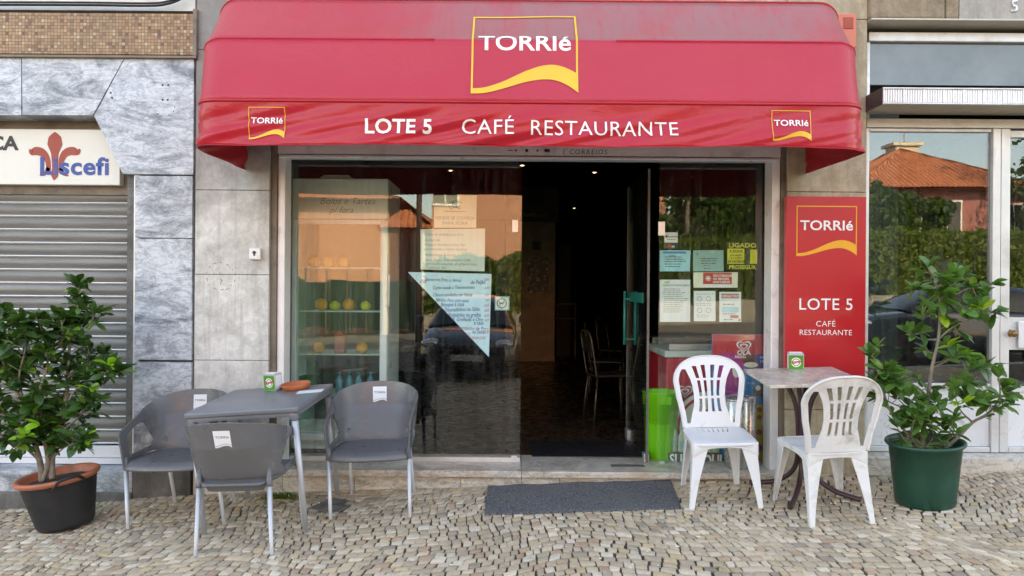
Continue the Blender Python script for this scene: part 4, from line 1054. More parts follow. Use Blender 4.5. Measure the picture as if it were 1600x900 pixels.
def grey_chair():
    t = thing('armchair', 'x', 'armchair', group='grey armchairs round the grey table')
    bm = sheet(outer, [hole, hole2], us=frange(-GS, GS, .03), vs=[.47, .54, .61, .68, .74])
    mapbm(bm, gmap); bmesh.ops.recalc_face_normals(bm, faces=bm.faces[:])
    obj('shell', bm, M['grey_plastic'], t, smooth=True, solid=.011, bevel=.003)
    # seat: a rounded pan with a waterfall front
    bm = BM(); nu, nv = 16, 16; V = []
    for i in range(nu+1):
        u = -1+2*i/nu; row = []
        for j in range(nv+1):
            v = j/nv; y = GF-.045+v*(GB-GF+.045); hw = .252-.085*max(0, (v-.55)/.45)**1.6
            x = u*hw; z = .437-.020*(1-u*u)*math.sin(math.pi*min(1, v*1.1))*.8-.022*v
            if v < .16: z -= .045*(1-v/.16)**2
            row.append(bm.verts.new((x, y+.03*(abs(u)**3)*(1-v), z)))
        V.append(row)
    for i in range(nu):
        for j in range(nv): bm.faces.new((V[i][j], V[i+1][j], V[i+1][j+1], V[i][j+1]))
    bmesh.ops.recalc_face_normals(bm, faces=bm.faces[:])
    obj('seat', bm, M['grey_plastic'], t, smooth=True, solid=.014, offset=-1)
    for sx in (-1, 1):
        for fy in (0, 1):
            bm = BM()
            if fy: a = Vector((sx*.205, .165, .50)); b = Vector((sx*.225, .255, 0))
            else: a = Vector((sx*.262, -.185, .46)); b = Vector((sx*.258, -.225, 0))
            m = a.lerp(b, (a.z-.385)/a.z)
            tube(bm, [m, b+(m-b)*.02, b], [.0155, .0115, .0115], 12); lg_ = obj('leg', bm, M['alu_leg'], t)
            bm = BM(); tube(bm, [a, m+(a-m)*.1, m], [.012, .019, .0185], 12); obj('socket', bm, M['grey_plastic'], lg_)
    # back decals, inside and outside
    for sgn_ in (1, -1):
        bm = BM(); ts, up, lo = wave(); w = .095; h = .105
        strip(bm, [(tt*w, h) for tt in ts], [(tt*w, (l+.0)*h*.8) for tt, l in zip(ts, lo)], 0)
        text(bm, "TORRIé", w*.5, h*.56, w*.215, 'CENTER', bold=.02, sx=1.12, mi=1)
        tl = 1.0
        for f in bm.faces:
            if f.material_index == 1:
                for v in f.verts: v.co.z = .0006
        ts2, up2, lo2 = wave(); b2 = BM(); strip(b2, [(tt*w, l*h*.8+.012) for tt, l in zip(ts, lo)], [(tt*w, l*h*.8+.009) for tt, l in zip(ts, lo)], 1)
        for v in b2.verts: v.co.z = .0006
        merge(bm, b2); cut(bm, us=frange(0, w, .02), vs=frange(0, h, .02))
        def dm(u, v, ww, g=sgn_):
            s = (u-w/2)*(1 if g == 1 else -1)
            if g == -1: s -= 0.0
            z = .655+v*1.0 if g == 1 else .650+v
            p = gmap(s, z, 0); x, y, nx, ny = gplan(s); n = Vector((nx, ny, -.2)).normalized()
            return p+n*((-.0065-.0009-ww) if g == 1 else (.0065+.0009+ww))
        obj('backrest_sticker', mapbm(bm, dm), [M['paper'], M['grey_ink']], t)
    return t
gc = grey_chair()
LF = [(-.258, -.225), (.258, -.225)]; LR = [(-.225, .255), (.225, .255)]
pl_ = []
pl_.append((stand(*fit([LF[0], LF[1], LR[0]], [(517, 815), (635, 808), (553, 771)])), 'grey plastic armchair right of the grey table, facing the street'))
pl_.append((stand(*fit([LF[0], LR[0], LF[1]], [(201, 826), (268, 783), (323, 832)])), 'grey plastic armchair left of the grey table, turned towards it'))
pl_.append((stand(*fit([LR[1], LR[0], LF[1], LF[0]], [(315, 866), (417, 861), (351, 826), (471, 820)])), 'grey plastic armchair pushed under the grey table, its back to the street'))
gc.matrix_world = pl_[0][0]; gc['label'] = pl_[0][1]
for Mx, lab in pl_[1:]: copy_thing(gc, Mx, lab)

# --- grey table
def table_M(x, y, th, dz=.002): return stand(x, y, th, dz)
LT = [(.325, -.325), (.325, .325), (-.325, -.325)]
x, y, th = fit(LT, [(480, 835), (535, 773), (307, 838)])
GT = stand(x, y, th) @ Matrix.Rotation(R(-2.2), 4, 'Y')
gt = thing('cafe_table', 'square grey plastic table with aluminium legs left of the entrance', 'table', M=GT)
H = .79; hs = .36
bm = BM(); box(bm, (-hs, -hs, H-.036), (hs, hs, H), .010, 3); obj('tabletop', bm, M['grey_top'], gt, smooth=False, auto=35)
bm = BM()
for a in range(4):
    Mr = Matrix.Rotation(R(90*a), 4, 'Z'); box(bm, (-hs+.03, -hs+.012, H-.062), (hs-.03, -hs+.03, H-.0365), .003, M=Mr)
    box(bm, (hs-.062, -hs+.008, H-.088), (hs-.010, -hs+.058, H-.0367), .012, 3, M=Mr)
obj('apron', bm, M['grey_top'], gt, auto=35)
for sx in (-1, 1):
    for s_y in (-1, 1):
        bm = BM(); tube(bm, [(sx*(hs-.035), s_y*(hs-.033), H-.087), (sx*.327, s_y*.327, 0)], [.0205, .0165], 14); obj('leg', bm, M['alu_leg'], gt)

# --- monobloc chair, local: front is -y
def mono(m, nm, label):
    t = thing('garden_chair', label, 'garden chair', group='white resin garden chairs')
    zs0 = .435
    def bw(v): return float(np.interp(v, [0, .08, .2, .32, .40, .43, .455], [.180, .185, .205, .215, .190, .150, .06]))
    n = 26
    vs1 = list(np.linspace(0, .30, 10))
    L = [(-float(np.interp(v, [0, .1, .2, .30], [.190, .202, .224, .238])), v) for v in vs1]
    arcp = [(-.238*math.cos(a)**.8 if math.cos(a) > 0 else 0, .30+.155*math.sin(a)) for a in np.linspace(0, math.pi/2, 12)]
    outer = L+arcp[1:]; outer = outer+[(-a, b) for a, b in outer[::-1] if a < -1e-6]
    def fan(k, v):                                  # fan column line k in -1..1 at height v
        hw = float(np.interp(v, [0, .06, .13, .22, .30, .36, .42], [.140, .130, .104, .098, .114, .142, .174])); return k*hw
    def slot(k0, k1, v0, v1):
        vv_ = np.linspace(v0, v1, 5); lft = [(fan(k0, v), v) for v in vv_]; rgt = [(fan(k1, v), v) for v in vv_]
        return lft+rgt[::-1]
    holes = []
    cols = [(-.70, -.50), (-.30, -.12), (.12, .30), (.50, .70)]
    rows = [(.100, .185), (.200, .300), (.315, .402)]
    for c0, c1 in cols:
        for r0, r1 in rows:
            dy = -.014*(abs(c0+c1)/2)
            holes.append(slot(c0, c1, r0+(0), r1+dy*(r1 > .3)))
    def edge(v): return float(np.interp(v, [0, .1, .2, .30], [.190, .202, .224, .238])) if v < .30 else .238*max(.0, 1-((v-.30)/.155)**2.2)**.5
    vv_ = [.028, .08, .14, .2, .26, .31, .35, .375]
    for sg_ in (-1, 1):
        inn = [(sg_*(fan(1.0, v)+.006), v) for v in vv_]; out = [(sg_*(edge(v)-.030), v) for v in vv_ if edge(v)-.030 > fan(1, v)+.012]
        holes.append(inn+out[::-1])
    us_ = frange(-.236, .236, .02); bm = sheet(outer, holes, us=us_, vs=frange(0, .455, .04))
    def mp(u, v, w):
        y = .175+.20*v+.10*v*v-.45*u*u*(.5+v)*-1*-1*.0
        y += -.45*u*u*(.45+.9*v)                      # the back is hollow, its edges come forward
        return Vector((u*(1+.05*v), y, zs0+v*1.06))
    mapbm(bm, mp); bmesh.ops.recalc_face_normals(bm, faces=bm.faces[:])
    obj('backrest', bm, m, t, smooth=True, solid=.0075, bevel=.0022)
    # rolled rim of the backrest
    bm = BM(); pts = [mp(a, b, 0) for a, b in outer]
    P = smoothpath(pts, 2); n_ = len(P); ringv = []
    for i, p in enumerate(P):
        d = (P[min(i+1, n_-1)]-P[max(i-1, 0)]).normalized(); yv = Vector((0, 1, -.25)).normalized(); outw = d.cross(yv).normalized(); outw = outw if outw.dot(p-Vector((0, p.y, .6))) > 0 else -outw
        ringv.append([bm.verts.new(p+outw*.003-yv*.012), bm.verts.new(p+outw*.0075-yv*.006), bm.verts.new(p+outw*.0075+yv*.014), bm.verts.new(p+outw*.002+yv*.014), bm.verts.new(p-outw*.004-yv*.002)])
    for i in range(n_-1):
        for k in range(5): bm.faces.new((ringv[i][k], ringv[i][(k+1) % 5], ringv[i+1][(k+1) % 5], ringv[i+1][k]))
    bm.faces.new(ringv[0]); bm.faces.new(ringv[-1]); bmesh.ops.recalc_face_normals(bm, faces=bm.faces[:])
    obj('backrest_rim', bm, m, t, smooth=True, bevel=0)
    # seat with slits
    so_ = []
    for a in np.linspace(0, 2*math.pi, 49)[:-1]:
        c, s = math.cos(a), math.sin(a); e = .28
        so_.append((.212*math.copysign(abs(c)**e, c)*(1-.10*(s > 0)*s), -.02+.213*math.copysign(abs(s)**e, s)))
    sh_ = []
    for k in range(-3, 4):
        sh_.append([(k*.030-.004, .08), (k*.030+.004, .08), (k*.036+.004, .145), (k*.036-.004, .145)])
    bm = sheet(so_, sh_, us=frange(-.22, .22, .04), vs=frange(-.24, .2, .03))
    def smp(u, v, w):
        z = zs0+.002-.014*(1-(u/.21)**2)*max(0, 1-((v+.0)/.24)**2)
        if v < -.16: z -= .5*(v+.16)**2*6
        z += .010*max(0, abs(u)-.17)/.04*0
        return Vector((u, v, z))
    mapbm(bm, smp); bmesh.ops.recalc_face_normals(bm, faces=bm.faces[:]); obj('seat', bm, m, t, smooth=True, solid=.008, offset=-1, bevel=.0018)
    # aprons with arched undersides
    for (A, B, nm_) in (((-.205, -.215), (.205, -.215), 'apron'), ((-.185, .178), (.185, .178), 'apron'), ((-.21, -.21), (-.188, .175), 'apron'), ((.21, -.21), (.188, .175), 'apron')):
        A = Vector((*A, 0)); B = Vector((*B, 0)); Lg = (B-A).length; d = (B-A)/Lg; out = [(0, 0), (0, -.085)]
        out += [(Lg*tt, -.085+.055*(1-abs(2*tt-1)**3.2)) for tt in np.linspace(.06, .94, 13)]+[(Lg, -.085), (Lg, 0)]
        bm = sheet(out, (), us=frange(0, Lg, .04)); nn = Vector((-d.y, d.x, 0)); 
        mapbm(bm, lambda u, v, w: A+d*u+Vector((0, 0, zs0-.004+v))+ (nn*0)); obj('apron', bm, m, t, smooth=True, solid=.007, bevel=.002)
    # legs: tapered L-shaped channels
    for sx in (-1, 1):
        for fy, (tx, ty), (fx, fyy) in ((0, (.205, -.208), (.238, -.232)), (1, (.185, .172), (.205, .245))):
            bm = BM(); rings = []
            for k in range(9):
                tt = k/8; z = (zs0-.02)*(1-tt); x_ = tx+(fx-tx)*tt**1.1; y_ = ty+(fyy-ty)*tt**1.1
                w1 = .070*(1-tt)**1.5+.034; w2 = .060*(1-tt)**1.5+.028; th_ = .008; ys = -1 if fy == 0 else 1
                cor = [(0, 0), (-w1, 0), (-w1, -th_), (-th_, -th_), (-th_, -w2), (0, -w2)]
                rings.append([bm.verts.new((sx*(x_+a), y_+ys*(b), z)) for a, b in cor])
            for k in range(8):
                for q in range(6): bm.faces.new((rings[k][q], rings[k][(q+1) % 6], rings[k+1][(q+1) % 6], rings[k+1][q]))
            bm.faces.new(rings[0]); bm.faces.new(rings[-1]); bmesh.ops.recalc_face_normals(bm, faces=bm.faces[:])
            obj('leg', bm, m, t, bevel=.003, auto=50)
    return t
WF = [(-.22, -.22), (.22, -.22)]; WR = [(-.19, .235), (.19, .235)]
c1 = mono(M['white_plastic'], 'a', 'clean white resin chair facing the street in front of the red freezer')
c1.matrix_world = stand(*fit([WF[0], WF[1], WR[0], WR[1]], [(1083, 798), (1190, 796), (1070, 757), (1145, 757)]))
c2 = mono(M['old_plastic'], 'b', 'worn white resin chair with its back to the street at the marble table')
c2.matrix_world = stand(*fit([WR[1], WR[0], WF[1], WF[0]], [(1266, 820), (1353, 816), (1216, 787), (1318, 778)]))

# --- marble table
xt, yt = 1.995, -.36
mt = thing('cafe_table', 'marble topped table with curved maroon steel foot under the red sign', 'table', M=stand(xt, yt, R(-1)))
bm = BM(); box(bm, (-.315, -.29, .790), (.315, .29, .812), .004); obj('tabletop', bm, M['table_marble'], mt)
for k in range(4):
    bm = BM(); a = R(45+90*k+12); d = Vector((math.cos(a), math.sin(a), 0))
    pts = [Vector((0, 0, .786))+d*.17, Vector((0, 0, .73))+d*.10, Vector((0, 0, .60))+d*.045, Vector((0, 0, .40))+d*.03, Vector((0, 0, .22))+d*.04, Vector((0, 0, .12))+d*.09, Vector((0, 0, .05))+d*.2, Vector((0, 0, .022))+d*.33, Vector((0, 0, .018))+d*.36]
    tube(bm, smoothpath(pts, 5), .0165, 12); obj('leg', bm, M['maroon'], mt)
bm = BM(); lathe(bm, [(.0, .36), (.05, .36), (.05, .375), (0, .375)], 20); box(bm, (-.2, -.02, .780), (.2, .02, .789)); box(bm, (-.02, -.2, .779), (.02, .2, .7885)); obj('bracket', bm, M['maroon'], mt)

# ------------------------------------------------------------------ table-top things
def napkin_box(Mx, label):
    t = thing('napkin_dispenser', label, 'napkin dispenser', M=Mx, group='green napkin dispensers on the tables')
    w, d, h = .052, .036, .118
    bm = BM(); box(bm, (-w, -d, 0), (w, d, h), .004); obj('case', bm, M['alu_leg'], t)
    bm = BM(); rect(bm, -w+.004, .006, w-.004, h-.014)
    f1 = onwall((0, -d, 0), lift=.001); b2 = mapbm(bm, f1)
    t2 = BM(); rect(t2, -w+.004, .006, w-.004, h-.014); mapbm(t2, onwall((0, d, 0), (-1, 0, 0), lift=.001)); merge(b2, t2)
    obj('front_plate', b2, mat_green, t)
    bm = BM(); ring(bm, 0, .056, .030, .007, 0); disc(bm, 0, .056, .021, 0)
    obj('emblem', mapbm(bm, onwall((0, -d, 0), lift=.0016)), M['white_ink'], t)
    bm = BM(); text(bm, "Sumol", .002, .050, .030, 'CENTER', bold=.04, shear=.25, sx=1.05, rot=R(10)); obj('lettering', mapbm(bm, onwall((0, -d, 0), lift=.0024)), M['red_ink'], t)
    bm = BM(); box(bm, (w-.001, -d+.010, .012), (w+.0015, d-.008, h-.012), .001); box(bm, (-w-.0015, -d+.010, .012), (-w+.001, d-.008, h-.012), .001)
    box(bm, (-w+.01, -.02, h-.001), (w-.01, .02, h+.004), .001); obj('napkins', bm, M['paper'], t)
    return t
mat_green = mat('leaf_green_enamel', (.055, .30, .02), .35, var=.08)
def on_top(Mt, px, py, zl, rot):                    # point of a table top seen at a pixel
    o = Vector((0, -CY, CZ)); d = W(px, py, 0)-o; Mi = Mt.inverted(); o2 = Mi @ o; d2 = Mi.to_3x3() @ d; k = (zl-o2.z)/d2.z; p = o2+d2*k; p.x = max(-.30, min(.30, p.x)); p.y = min(.25, p.y)
    return Mt @ Matrix.Translation(p) @ Matrix.Rotation(rot, 4, 'Z')
napkin_box(on_top(GT, 428, 609, H+.0005, R(-22)), 'green napkin dispenser on the grey table beside the clay dish')
napkin_box(on_top(stand(xt, yt, R(-1)), 1243, 577, .8125, R(-14)), 'green napkin dispenser on the marble table')
Md = on_top(GT, 463, 607, H+.0005, 0)
bm = BM(); lathe(bm, [(.0, 0), (.082, 0), (.093, .006), (.100, .034), (.099, .038), (.094, .036), (.086, .012), (.078, .007), (0, .006)], 40)
o = obj('ashtray_dish', bm, M['terracotta']); o.matrix_world = Md; tag(o, 'round terracotta dish on the grey table', 'dish')
Mn = on_top(GT, 481, 612, H+.0005, R(8)); bm = BM(); box(bm, (-.07, -.05, .0002), (.10, .05, .0012)); o = obj('paper_napkin', bm, M['paper']); o.matrix_world = Mn; tag(o, 'white paper napkin under the terracotta dish', 'napkin')

# ------------------------------------------------------------------ potted plants
def plant(root, branches, m_leaf, per, Lsz, y0, depth, dens=1.0, thick=.014, seed=1, yellow=()):
    """branches: pixel polylines from the pot upward; y offsets spread them in depth"""
    random.seed(seed); inv = MROOT[root.name].inverted(); bm = BM(); items = []
    for bi, (pl, yo, th0) in enumerate(branches):
        n = len(pl); pts = []
        for i, (px, py) in enumerate(pl):
            t = i/(n-1); pts.append(W(px, py, y0+yo*t))
        P = smoothpath(pts, 5); N = len(P)
        tube(bm, P, [th0*(1-.75*i/(N-1)) for i in range(N)], 8)
        # side twigs with whorls of leaves
        tot = sum((P[i+1]-P[i]).length for i in range(N-1)); cnt = max(2, int(tot*per*dens))
        for k in range(cnt):
            t = random.uniform(.22, 1.0)**.85; i = min(N-2, int(t*(N-1))); p = P[i].lerp(P[i+1], random.random())
            d = Vector((random.gauss(0, 1), random.gauss(0, 1)*1.0, random.uniform(-.5, 1.1))).normalized()
            l = random.uniform(.03, .15)*(1.15-.5*t); q = p+d*l+Vector((0, 0, l*.3))
            tube(bm, [p, p.lerp(q, .5)+Vector((0, 0, -.004)), q], [.003, .0024, .0018], 5, cap=False)
            m = random.randint(6, 10); tn0 = random.random()
            for j in range(m):
                a = 2*math.pi*j/m*1.618*2; e = random.uniform(-.7, 1.1); rad = Vector((math.cos(a), math.sin(a), e))
                tn = min(.93, max(0, random.gauss(.45, .33)));
                if random.random() < .012: tn = 1
                items.append((p.lerp(q, random.uniform(.35, 1.0)), (rad+d*.7), Lsz*random.uniform(.4, 1.2), tn))
        for j in range(7):
            items.append((P[-1], Vector((random.gauss(0, .5), random.gauss(0, .5), 1)), Lsz*random.uniform(.6, 1), random.random()*.9))
    for px, py, yy in yellow:
        for j in range(4): items.append((W(px, py, yy), Vector((random.gauss(0, 1), -.4, random.uniform(-.1, .7))), Lsz*.95, 1.0))
    bm.transform(inv); obj('stem', bm, M['bark'], root)
    leaves_mesh('foliage', items, m_leaf, root, .075, .5, inv)
# left: black rubber tub with an orange pot set in it
pb = G(92, 835); tub_o = Vector((pb.x, pb.y+.02, zg(pb.x, pb.y+.02)+.005)); y0 = tub_o.y+.06
MR = Matrix.Translation(Vector((tub_o.x, tub_o.y+.12, zg(tub_o.x, tub_o.y+.12)))) @ Matrix.Rotation(R(-7.5), 4, 'Y') @ Matrix.Rotation(R(4), 4, 'X') @ Matrix.Translation((-.035, 0, .018)) @ Matrix.Scale(.90, 4)
tb = thing('plant_tub', 'black rubber tub with one loop handle standing on the cobbles before the shutter', 'tub', M=MR)
prof = [(.0, 0), (.185, 0), (.192, .012)]
for k in range(22):
    z = .02+k*.0145; r = .195+.062*(z/.34); prof.append((r+(.0028 if (k % 2 and z > .15) else 0), z))
prof += [(.262, .345), (.266, .352), (.262, .358), (.252, .352), (.248, .33), (.19, .02), (0, .018)]
bm = BM(); lathe(bm, prof, 48, sy=.88); obj('shell', bm, M['rubber'], tb, smooth=True)
bm = BM(); hp = [(.10, -.235, .325), (.125, -.262, .34), (.165, -.262, .385), (.21, -.235, .395), (.25, -.17, .39), (.262, -.12, .35)]; tube(bm, smoothpath(hp, 5), .011, 8); obj('handle', bm, M['rubber'], tb)
op = thing('plant_pot', 'orange plastic pot sitting inside the black rubber tub', 'pot', M=MR @ Matrix.Translation((-.005, .0, .12)))
bm = BM(); lathe(bm, [(.0, 0), (.17, 0), (.235, .215), (.272, .222), (.288, .238), (.290, .256), (.278, .264), (.252, .258), (.245, .24), (.235, .20), (0, .20)], 48, sy=.88); obj('shell', bm, M['terra_plastic'], op, smooth=True)
bm = BM()
lathe(bm, [(0, .222), (.10, .225), (.20, .214), (.236, .205)], 32, sy=.88, close=False)
for v in bm.verts: v.co.z += .008*noise.noise(v.co*30)
obj('soil', bm, M['soil'], op, smooth=True)
Lp = thing('potted_ficus', 'dark green bushy ficus growing from the orange pot before the shutter', 'plant', M=MR @ Matrix.Translation((0, 0, .30)))
plant(Lp, [([(66, 752), (62, 720), (50, 680), (38, 640), (20, 600), (2, 560), (-20, 520)], -.05, .021),
           ([(66, 752), (75, 725), (70, 690), (60, 650), (62, 610), (75, 560), (60, 500)], -.08, .018),
           ([(82, 748), (82, 715), (88, 680), (100, 640), (106, 590), (110, 530), (122, 480), (120, 450)], .05, .019),
           ([(100, 640), (118, 610), (150, 590), (176, 585)], -.10, .009), ([(106, 590), (135, 565), (160, 555)], .1, .008), ([(88, 680), (120, 655), (145, 625)], -.12, .009),
           ([(62, 720), (40, 700), (15, 685), (-5, 680)], -.12, .010), ([(50, 680), (20, 655), (-15, 640), (-30, 620)], .02, .012), ([(38, 640), (30, 590), (40, 540), (28, 500)], -.14, .010),
           ([(75, 560), (98, 530), (95, 500)], -.12, .008), ([(20, 600), (-10, 580), (-40, 545)], .12, .010), ([(62, 610), (30, 570), (0, 500), (-5, 485)], .16, .010), ([(110, 530), (140, 505), (146, 490)], -.02, .007),
           ([(70, 690), (40, 665), (22, 700)], -.2, .008), ([(75, 725), (100, 700), (128, 690)], -.16, .006)],
      M['leafL'], 36, 1.25, y0, .2, seed=3, yellow=((168, 570, y0-.15), (140, 607, y0-.2), (62, 664, y0-.22), (38, 684, y0-.2)))
# right: green pot
pg = G(1461, 802); MG = stand(pg.x+.035, pg.y+.175, R(0), .004) @ Matrix.Scale(.905, 4) @ Matrix.Diagonal((1, 1, 1.05, 1))
gp = thing('plant_pot', 'dark green plastic pot standing on the cobbles by the street door', 'pot', M=MG)
prof = [(.0, 0), (.196, 0), (.202, .008), (.222, .20), (.229, .285), (.231, .287), (.243, .405), (.262, .408), (.268, .416), (.266, .43), (.256, .434), (.243, .425), (.237, .40), (.195, .02), (0, .015)]
bm = BM(); lathe(bm, prof, 56, sy=.86); obj('shell', bm, M['green_pot'], gp, smooth=True)
bm = BM(); lathe(bm, [(0, .372), (.1, .374), (.2, .365), (.238, .352)], 32, sy=.86, close=False)
for v in bm.verts: v.co.z += .01*noise.noise(v.co*30)
obj('soil', bm, M['soil'], gp, smooth=True)
Rp = thing('potted_ficus', 'light green open ficus growing from the dark green pot', 'plant', M=MG @ Matrix.Translation((0, 0, .37)))
yr = MG.to_translation().y
plant(Rp, [([(1440, 703), (1444, 660), (1450, 620), (1456, 575), (1466, 530), (1468, 480), (1462, 440), (1450, 418)], -.03, .016),
           ([(1440, 703), (1420, 680), (1395, 650), (1380, 610), (1372, 570), (1362, 556)], -.1, .010),
           ([(1475, 702), (1495, 685), (1520, 660), (1545, 645), (1562, 620), (1560, 590)], -.08, .013),
           ([(1466, 530), (1490, 510), (1515, 500), (1530, 480)], -.1, .008), ([(1468, 480), (1495, 460), (1520, 450), (1535, 465)], .06, .008), ([(1468, 480), (1445, 470), (1440, 500)], -.1, .006),
           ([(1450, 620), (1425, 600), (1405, 600), (1392, 585)], -.12, .008), ([(1444, 660), (1420, 640), (1400, 620)], .1, .008), ([(1450, 620), (1480, 600), (1520, 590), (1540, 575)], .1, .009),
           ([(1520, 660), (1500, 640), (1490, 610)], -.14, .007), ([(1495, 685), (1475, 655), (1465, 630)], -.12, .007), ([(1545, 645), (1570, 625), (1580, 610)], .0, .006), ([(1420, 680), (1430, 650), (1420, 620)], -.2, .006),
           ([(1462, 440), (1485, 445), (1500, 435)], -.05, .005),
           ([(1432, 700), (1415, 690), (1402, 668)], -.16, .006), ([(1436, 700), (1425, 685), (1428, 655)], -.2, .006), ([(1446, 700), (1458, 680), (1450, 650)], -.2, .006), ([(1460, 702), (1480, 690), (1488, 660)], -.2, .006), ([(1450, 700), (1430, 660), (1440, 630)], -.1, .006),
           ([(1420, 640), (1385, 625), (1372, 600)], -.05, .006), ([(1480, 600), (1510, 620), (1528, 628)], -.1, .006), ([(1462, 440), (1440, 445), (1425, 455)], -.05, .005), ([(1466, 530), (1440, 530), (1418, 520)], .05, .006), ([(1520, 450), (1532, 480), (1540, 505)], .0, .005), ([(1456, 575), (1500, 560), (1510, 600)], -.1, .006)],
      M['leafR'], 13, 1.4, yr, .2, seed=11, yellow=((1482, 542, yr-.1), (1535, 485, yr-.1), (1500, 632, yr-.18)))
random.seed(21)

# ------------------------------------------------------------------ notices on the glass (stuck to its inner side)
NY = GY+.013
def notice(name, pts, m, label, cat, prints=(), y=NY, group='notices stuck on the shop windows'):
    P = [W(px, py, y) for px, py in pts]; c = sum(P, Vector())/len(P)
    t = thing(name, label, cat, c, group=group)
    bm = BM(); prism(bm, [(p.x, p.z) for p in P], y, y+.0012); obj('sheet', bm, m, t, world=True)
    for f, mm in prints:
        b = BM(); f(b); obj('print', mapbm(b, onwall((0, y, 0), lift=.0008)), mm, t, world=True)
    return t
def U(px, py, y=NY): p = W(px, py, y); return p.x, p.z
KP = (CY+NY)/F                                      # metres per pixel on the notices
def T(s, px, py, hpx, **k):
    def f(b):
        u, v = U(px, py); text(b, s, u, v, hpx*KP*1.38, res=2, **k)
    return f
def multi(*fs):
    def f(b):
        for g in fs: g(b)
    return f
def Rc(x0, y0, x1, y1):
    def f(b):
        a = U(x0, y1); c = U(x1, y0); rect(b, a[0], a[1], c[0], c[1])
    return f
lines = [("Entrecosto Frito c/ Arroz", 664, 439, '6,00'), ("de Feijão", 735, 444, None), ("Carne assada à Transmontana", 676, 452, '6,00'), ("Chocos estufados em Salada", 676, 463, '6,00'), ("Bifinhos Peru com natas", 680, 471, '7,00'),
         ("Bitoque à casa", 688, 479, '6,00'), ("Douradinhos na Salsa", 694, 487, '6,00'), ("Robalinho na grelha", 700, 495, '6,00'), ("B. Grelhada e Ovo", 706, 502, '6,00'), ("a casa", 740, 507, None), ("Lombinho de Porco", 715, 515, None), ("na Salsa", 737, 521, '6,00')]
notice('menu_notice', [(637, 425), (768, 428), (764, 558)], M['paper_blue'], 'large triangular handwritten menu sheet on the left window', 'menu',
       [(multi(*[T(s, x, y, 6.4 if len(s) < 22 else 5.4, shear=.3, sx=.72, bold=.006, rot=R(random.uniform(-2, 3))) for s, x, y, _ in lines]), M['pen_blue']),
        (multi(*[T(pr, 757, y, 4.4, shear=.2, sx=.65) for s, x, y, pr in lines if pr], T("11,", 727, 518+6, 5, shear=.3), T("VINAGRE", 733, 524+6, 4.5, shear=.3), T("dia", 655, 442, 7, shear=.3)), M['pen_red'])])
notice('handwritten_notice', [(657, 358), (758, 357), (757, 424), (657, 421)], M['paper_aged'], 'pale handwritten sheet above the triangular menu', 'notice',
       [(multi(*[T(s, x, y, 4.6, shear=.3, sx=.9) for s, x, y in (("Vende se comida para fora", 662, 368), ("Serviço de", 663, 377), ("Frangos Assados todos dias", 663, 384), ("encomendas e bolos caseiros", 662, 391), ("Refeições a  6 euros", 664, 400), ("Sopa, Prato, Sobremesa e Café", 663, 408), ("Fazemos Encomenda de grupos casa", 660, 414), ("Todos os dias", 665, 420))]), M['pen_grey'])])
notice('takeaway_notice', [(678, 305), (745, 305), (744, 356), (678, 356)], M['paper_cream'], 'cream notice with line drawing and faded takeaway text on the left window', 'notice',
       [(multi(T("VENDE SE COMIDA", 711, 343, 5.2, align='CENTER', sx=1.0), T("PARA FORA", 711, 351, 5.2, align='CENTER', sx=1.05), Rc(695, 330, 727, 330.8),
               lambda b: [ring(b, *U(706+6*k, 321-2*(k % 2)), 5*KP, .004, n=12, a0=20*k, a1=300, ry=1.1) for k in range(3)]), M['pen_grey'])])
def dog(b):
    u, v = U(784, 474); ring(b, u, v, 7.2*KP, 1.3*KP); rect(b, u-.017, v-.004, u+.012, v+.006); rect(b, u-.016, v-.016, u-.012, v-.004); rect(b, u+.007, v-.016, u+.011, v-.004); rect(b, u+.010, v+.004, u+.020, v+.013); rect(b, u-.021, v+.005, u-.017, v+.015)
notice('no_dogs_sticker', [(773, 463), (796, 463), (796, 485), (773, 485)], M['paper_teal'], 'small square no-dogs sticker on the left window', 'sticker', [(multi(Rc(774.5, 464.5, 794.5, 483.5)), M['paper_aged']), (dog, M['black_ink'])])
def text_lines(x0, x1, ys, h=1.0):
    def f(b):
        for y in ys:
            xx = x0+random.uniform(0, 2); e = x1-random.uniform(0, (x1-x0)*.35)
            while xx < e:
                w = random.uniform(2, 6); Rc(xx, y, min(e, xx+w), y+h)(b); xx += w+.9
    return f
notice('licence_sticker', [(1038, 363), (1059, 363), (1059, 379), (1038, 379)], M['paper'], 'small white sticker uppermost on the right window', 'sticker', [(multi(T("reserva", 1044, 371, 3.5, bold=.02), text_lines(1041, 1057, [374], 1), lambda b: disc(b, *U(1041.5, 369.5), 2*KP)), M['dark_ink'])])
notice('payment_sticker', [(1038, 379.6), (1059, 379.6), (1059, 388.5), (1038, 388.5)], mat('dark_navy_card', (.02, .03, .07), .5), 'dark navy sticker with red mark under the small white sticker', 'sticker', [(Rc(1043, 381, 1048, 387), M['red_ink']), (multi(T("en", 1049, 386.5, 4, bold=.02), Rc(1044.8, 382.5, 1046.2, 385.5)), M['white_ink'])])
notice('complaints_notice', [(1031, 391), (1079, 391), (1078, 424), (1031, 424)], mat('sky_blue_card', (.30, .62, .72), .6, var=.15, scale=14), 'blue and white landscape notice, left one of the upper row on the right window', 'notice', [(Rc(1036, 393, 1072, 396), M['skyb']), (multi(text_lines(1037, 1074, [401, 404.5, 408, 412, 416], 1.1)), M['dark_ink']), (T("LIVRO", 1046, 401, 2.6, bold=.02), M['black_ink'])])
notice('certificate_notice', [(1083, 391), (1130.5, 391), (1130.5, 424), (1083, 424)], M['paper_teal'], 'grey green certificate card in the middle of the upper row on the right window', 'notice', [(multi(T("3", 1088, 399, 4, bold=.02), text_lines(1094, 1122, [403.5, 407, 411], 1.1), text_lines(1098, 1112, [414.5, 419], .8)), M['dark_ink'])])
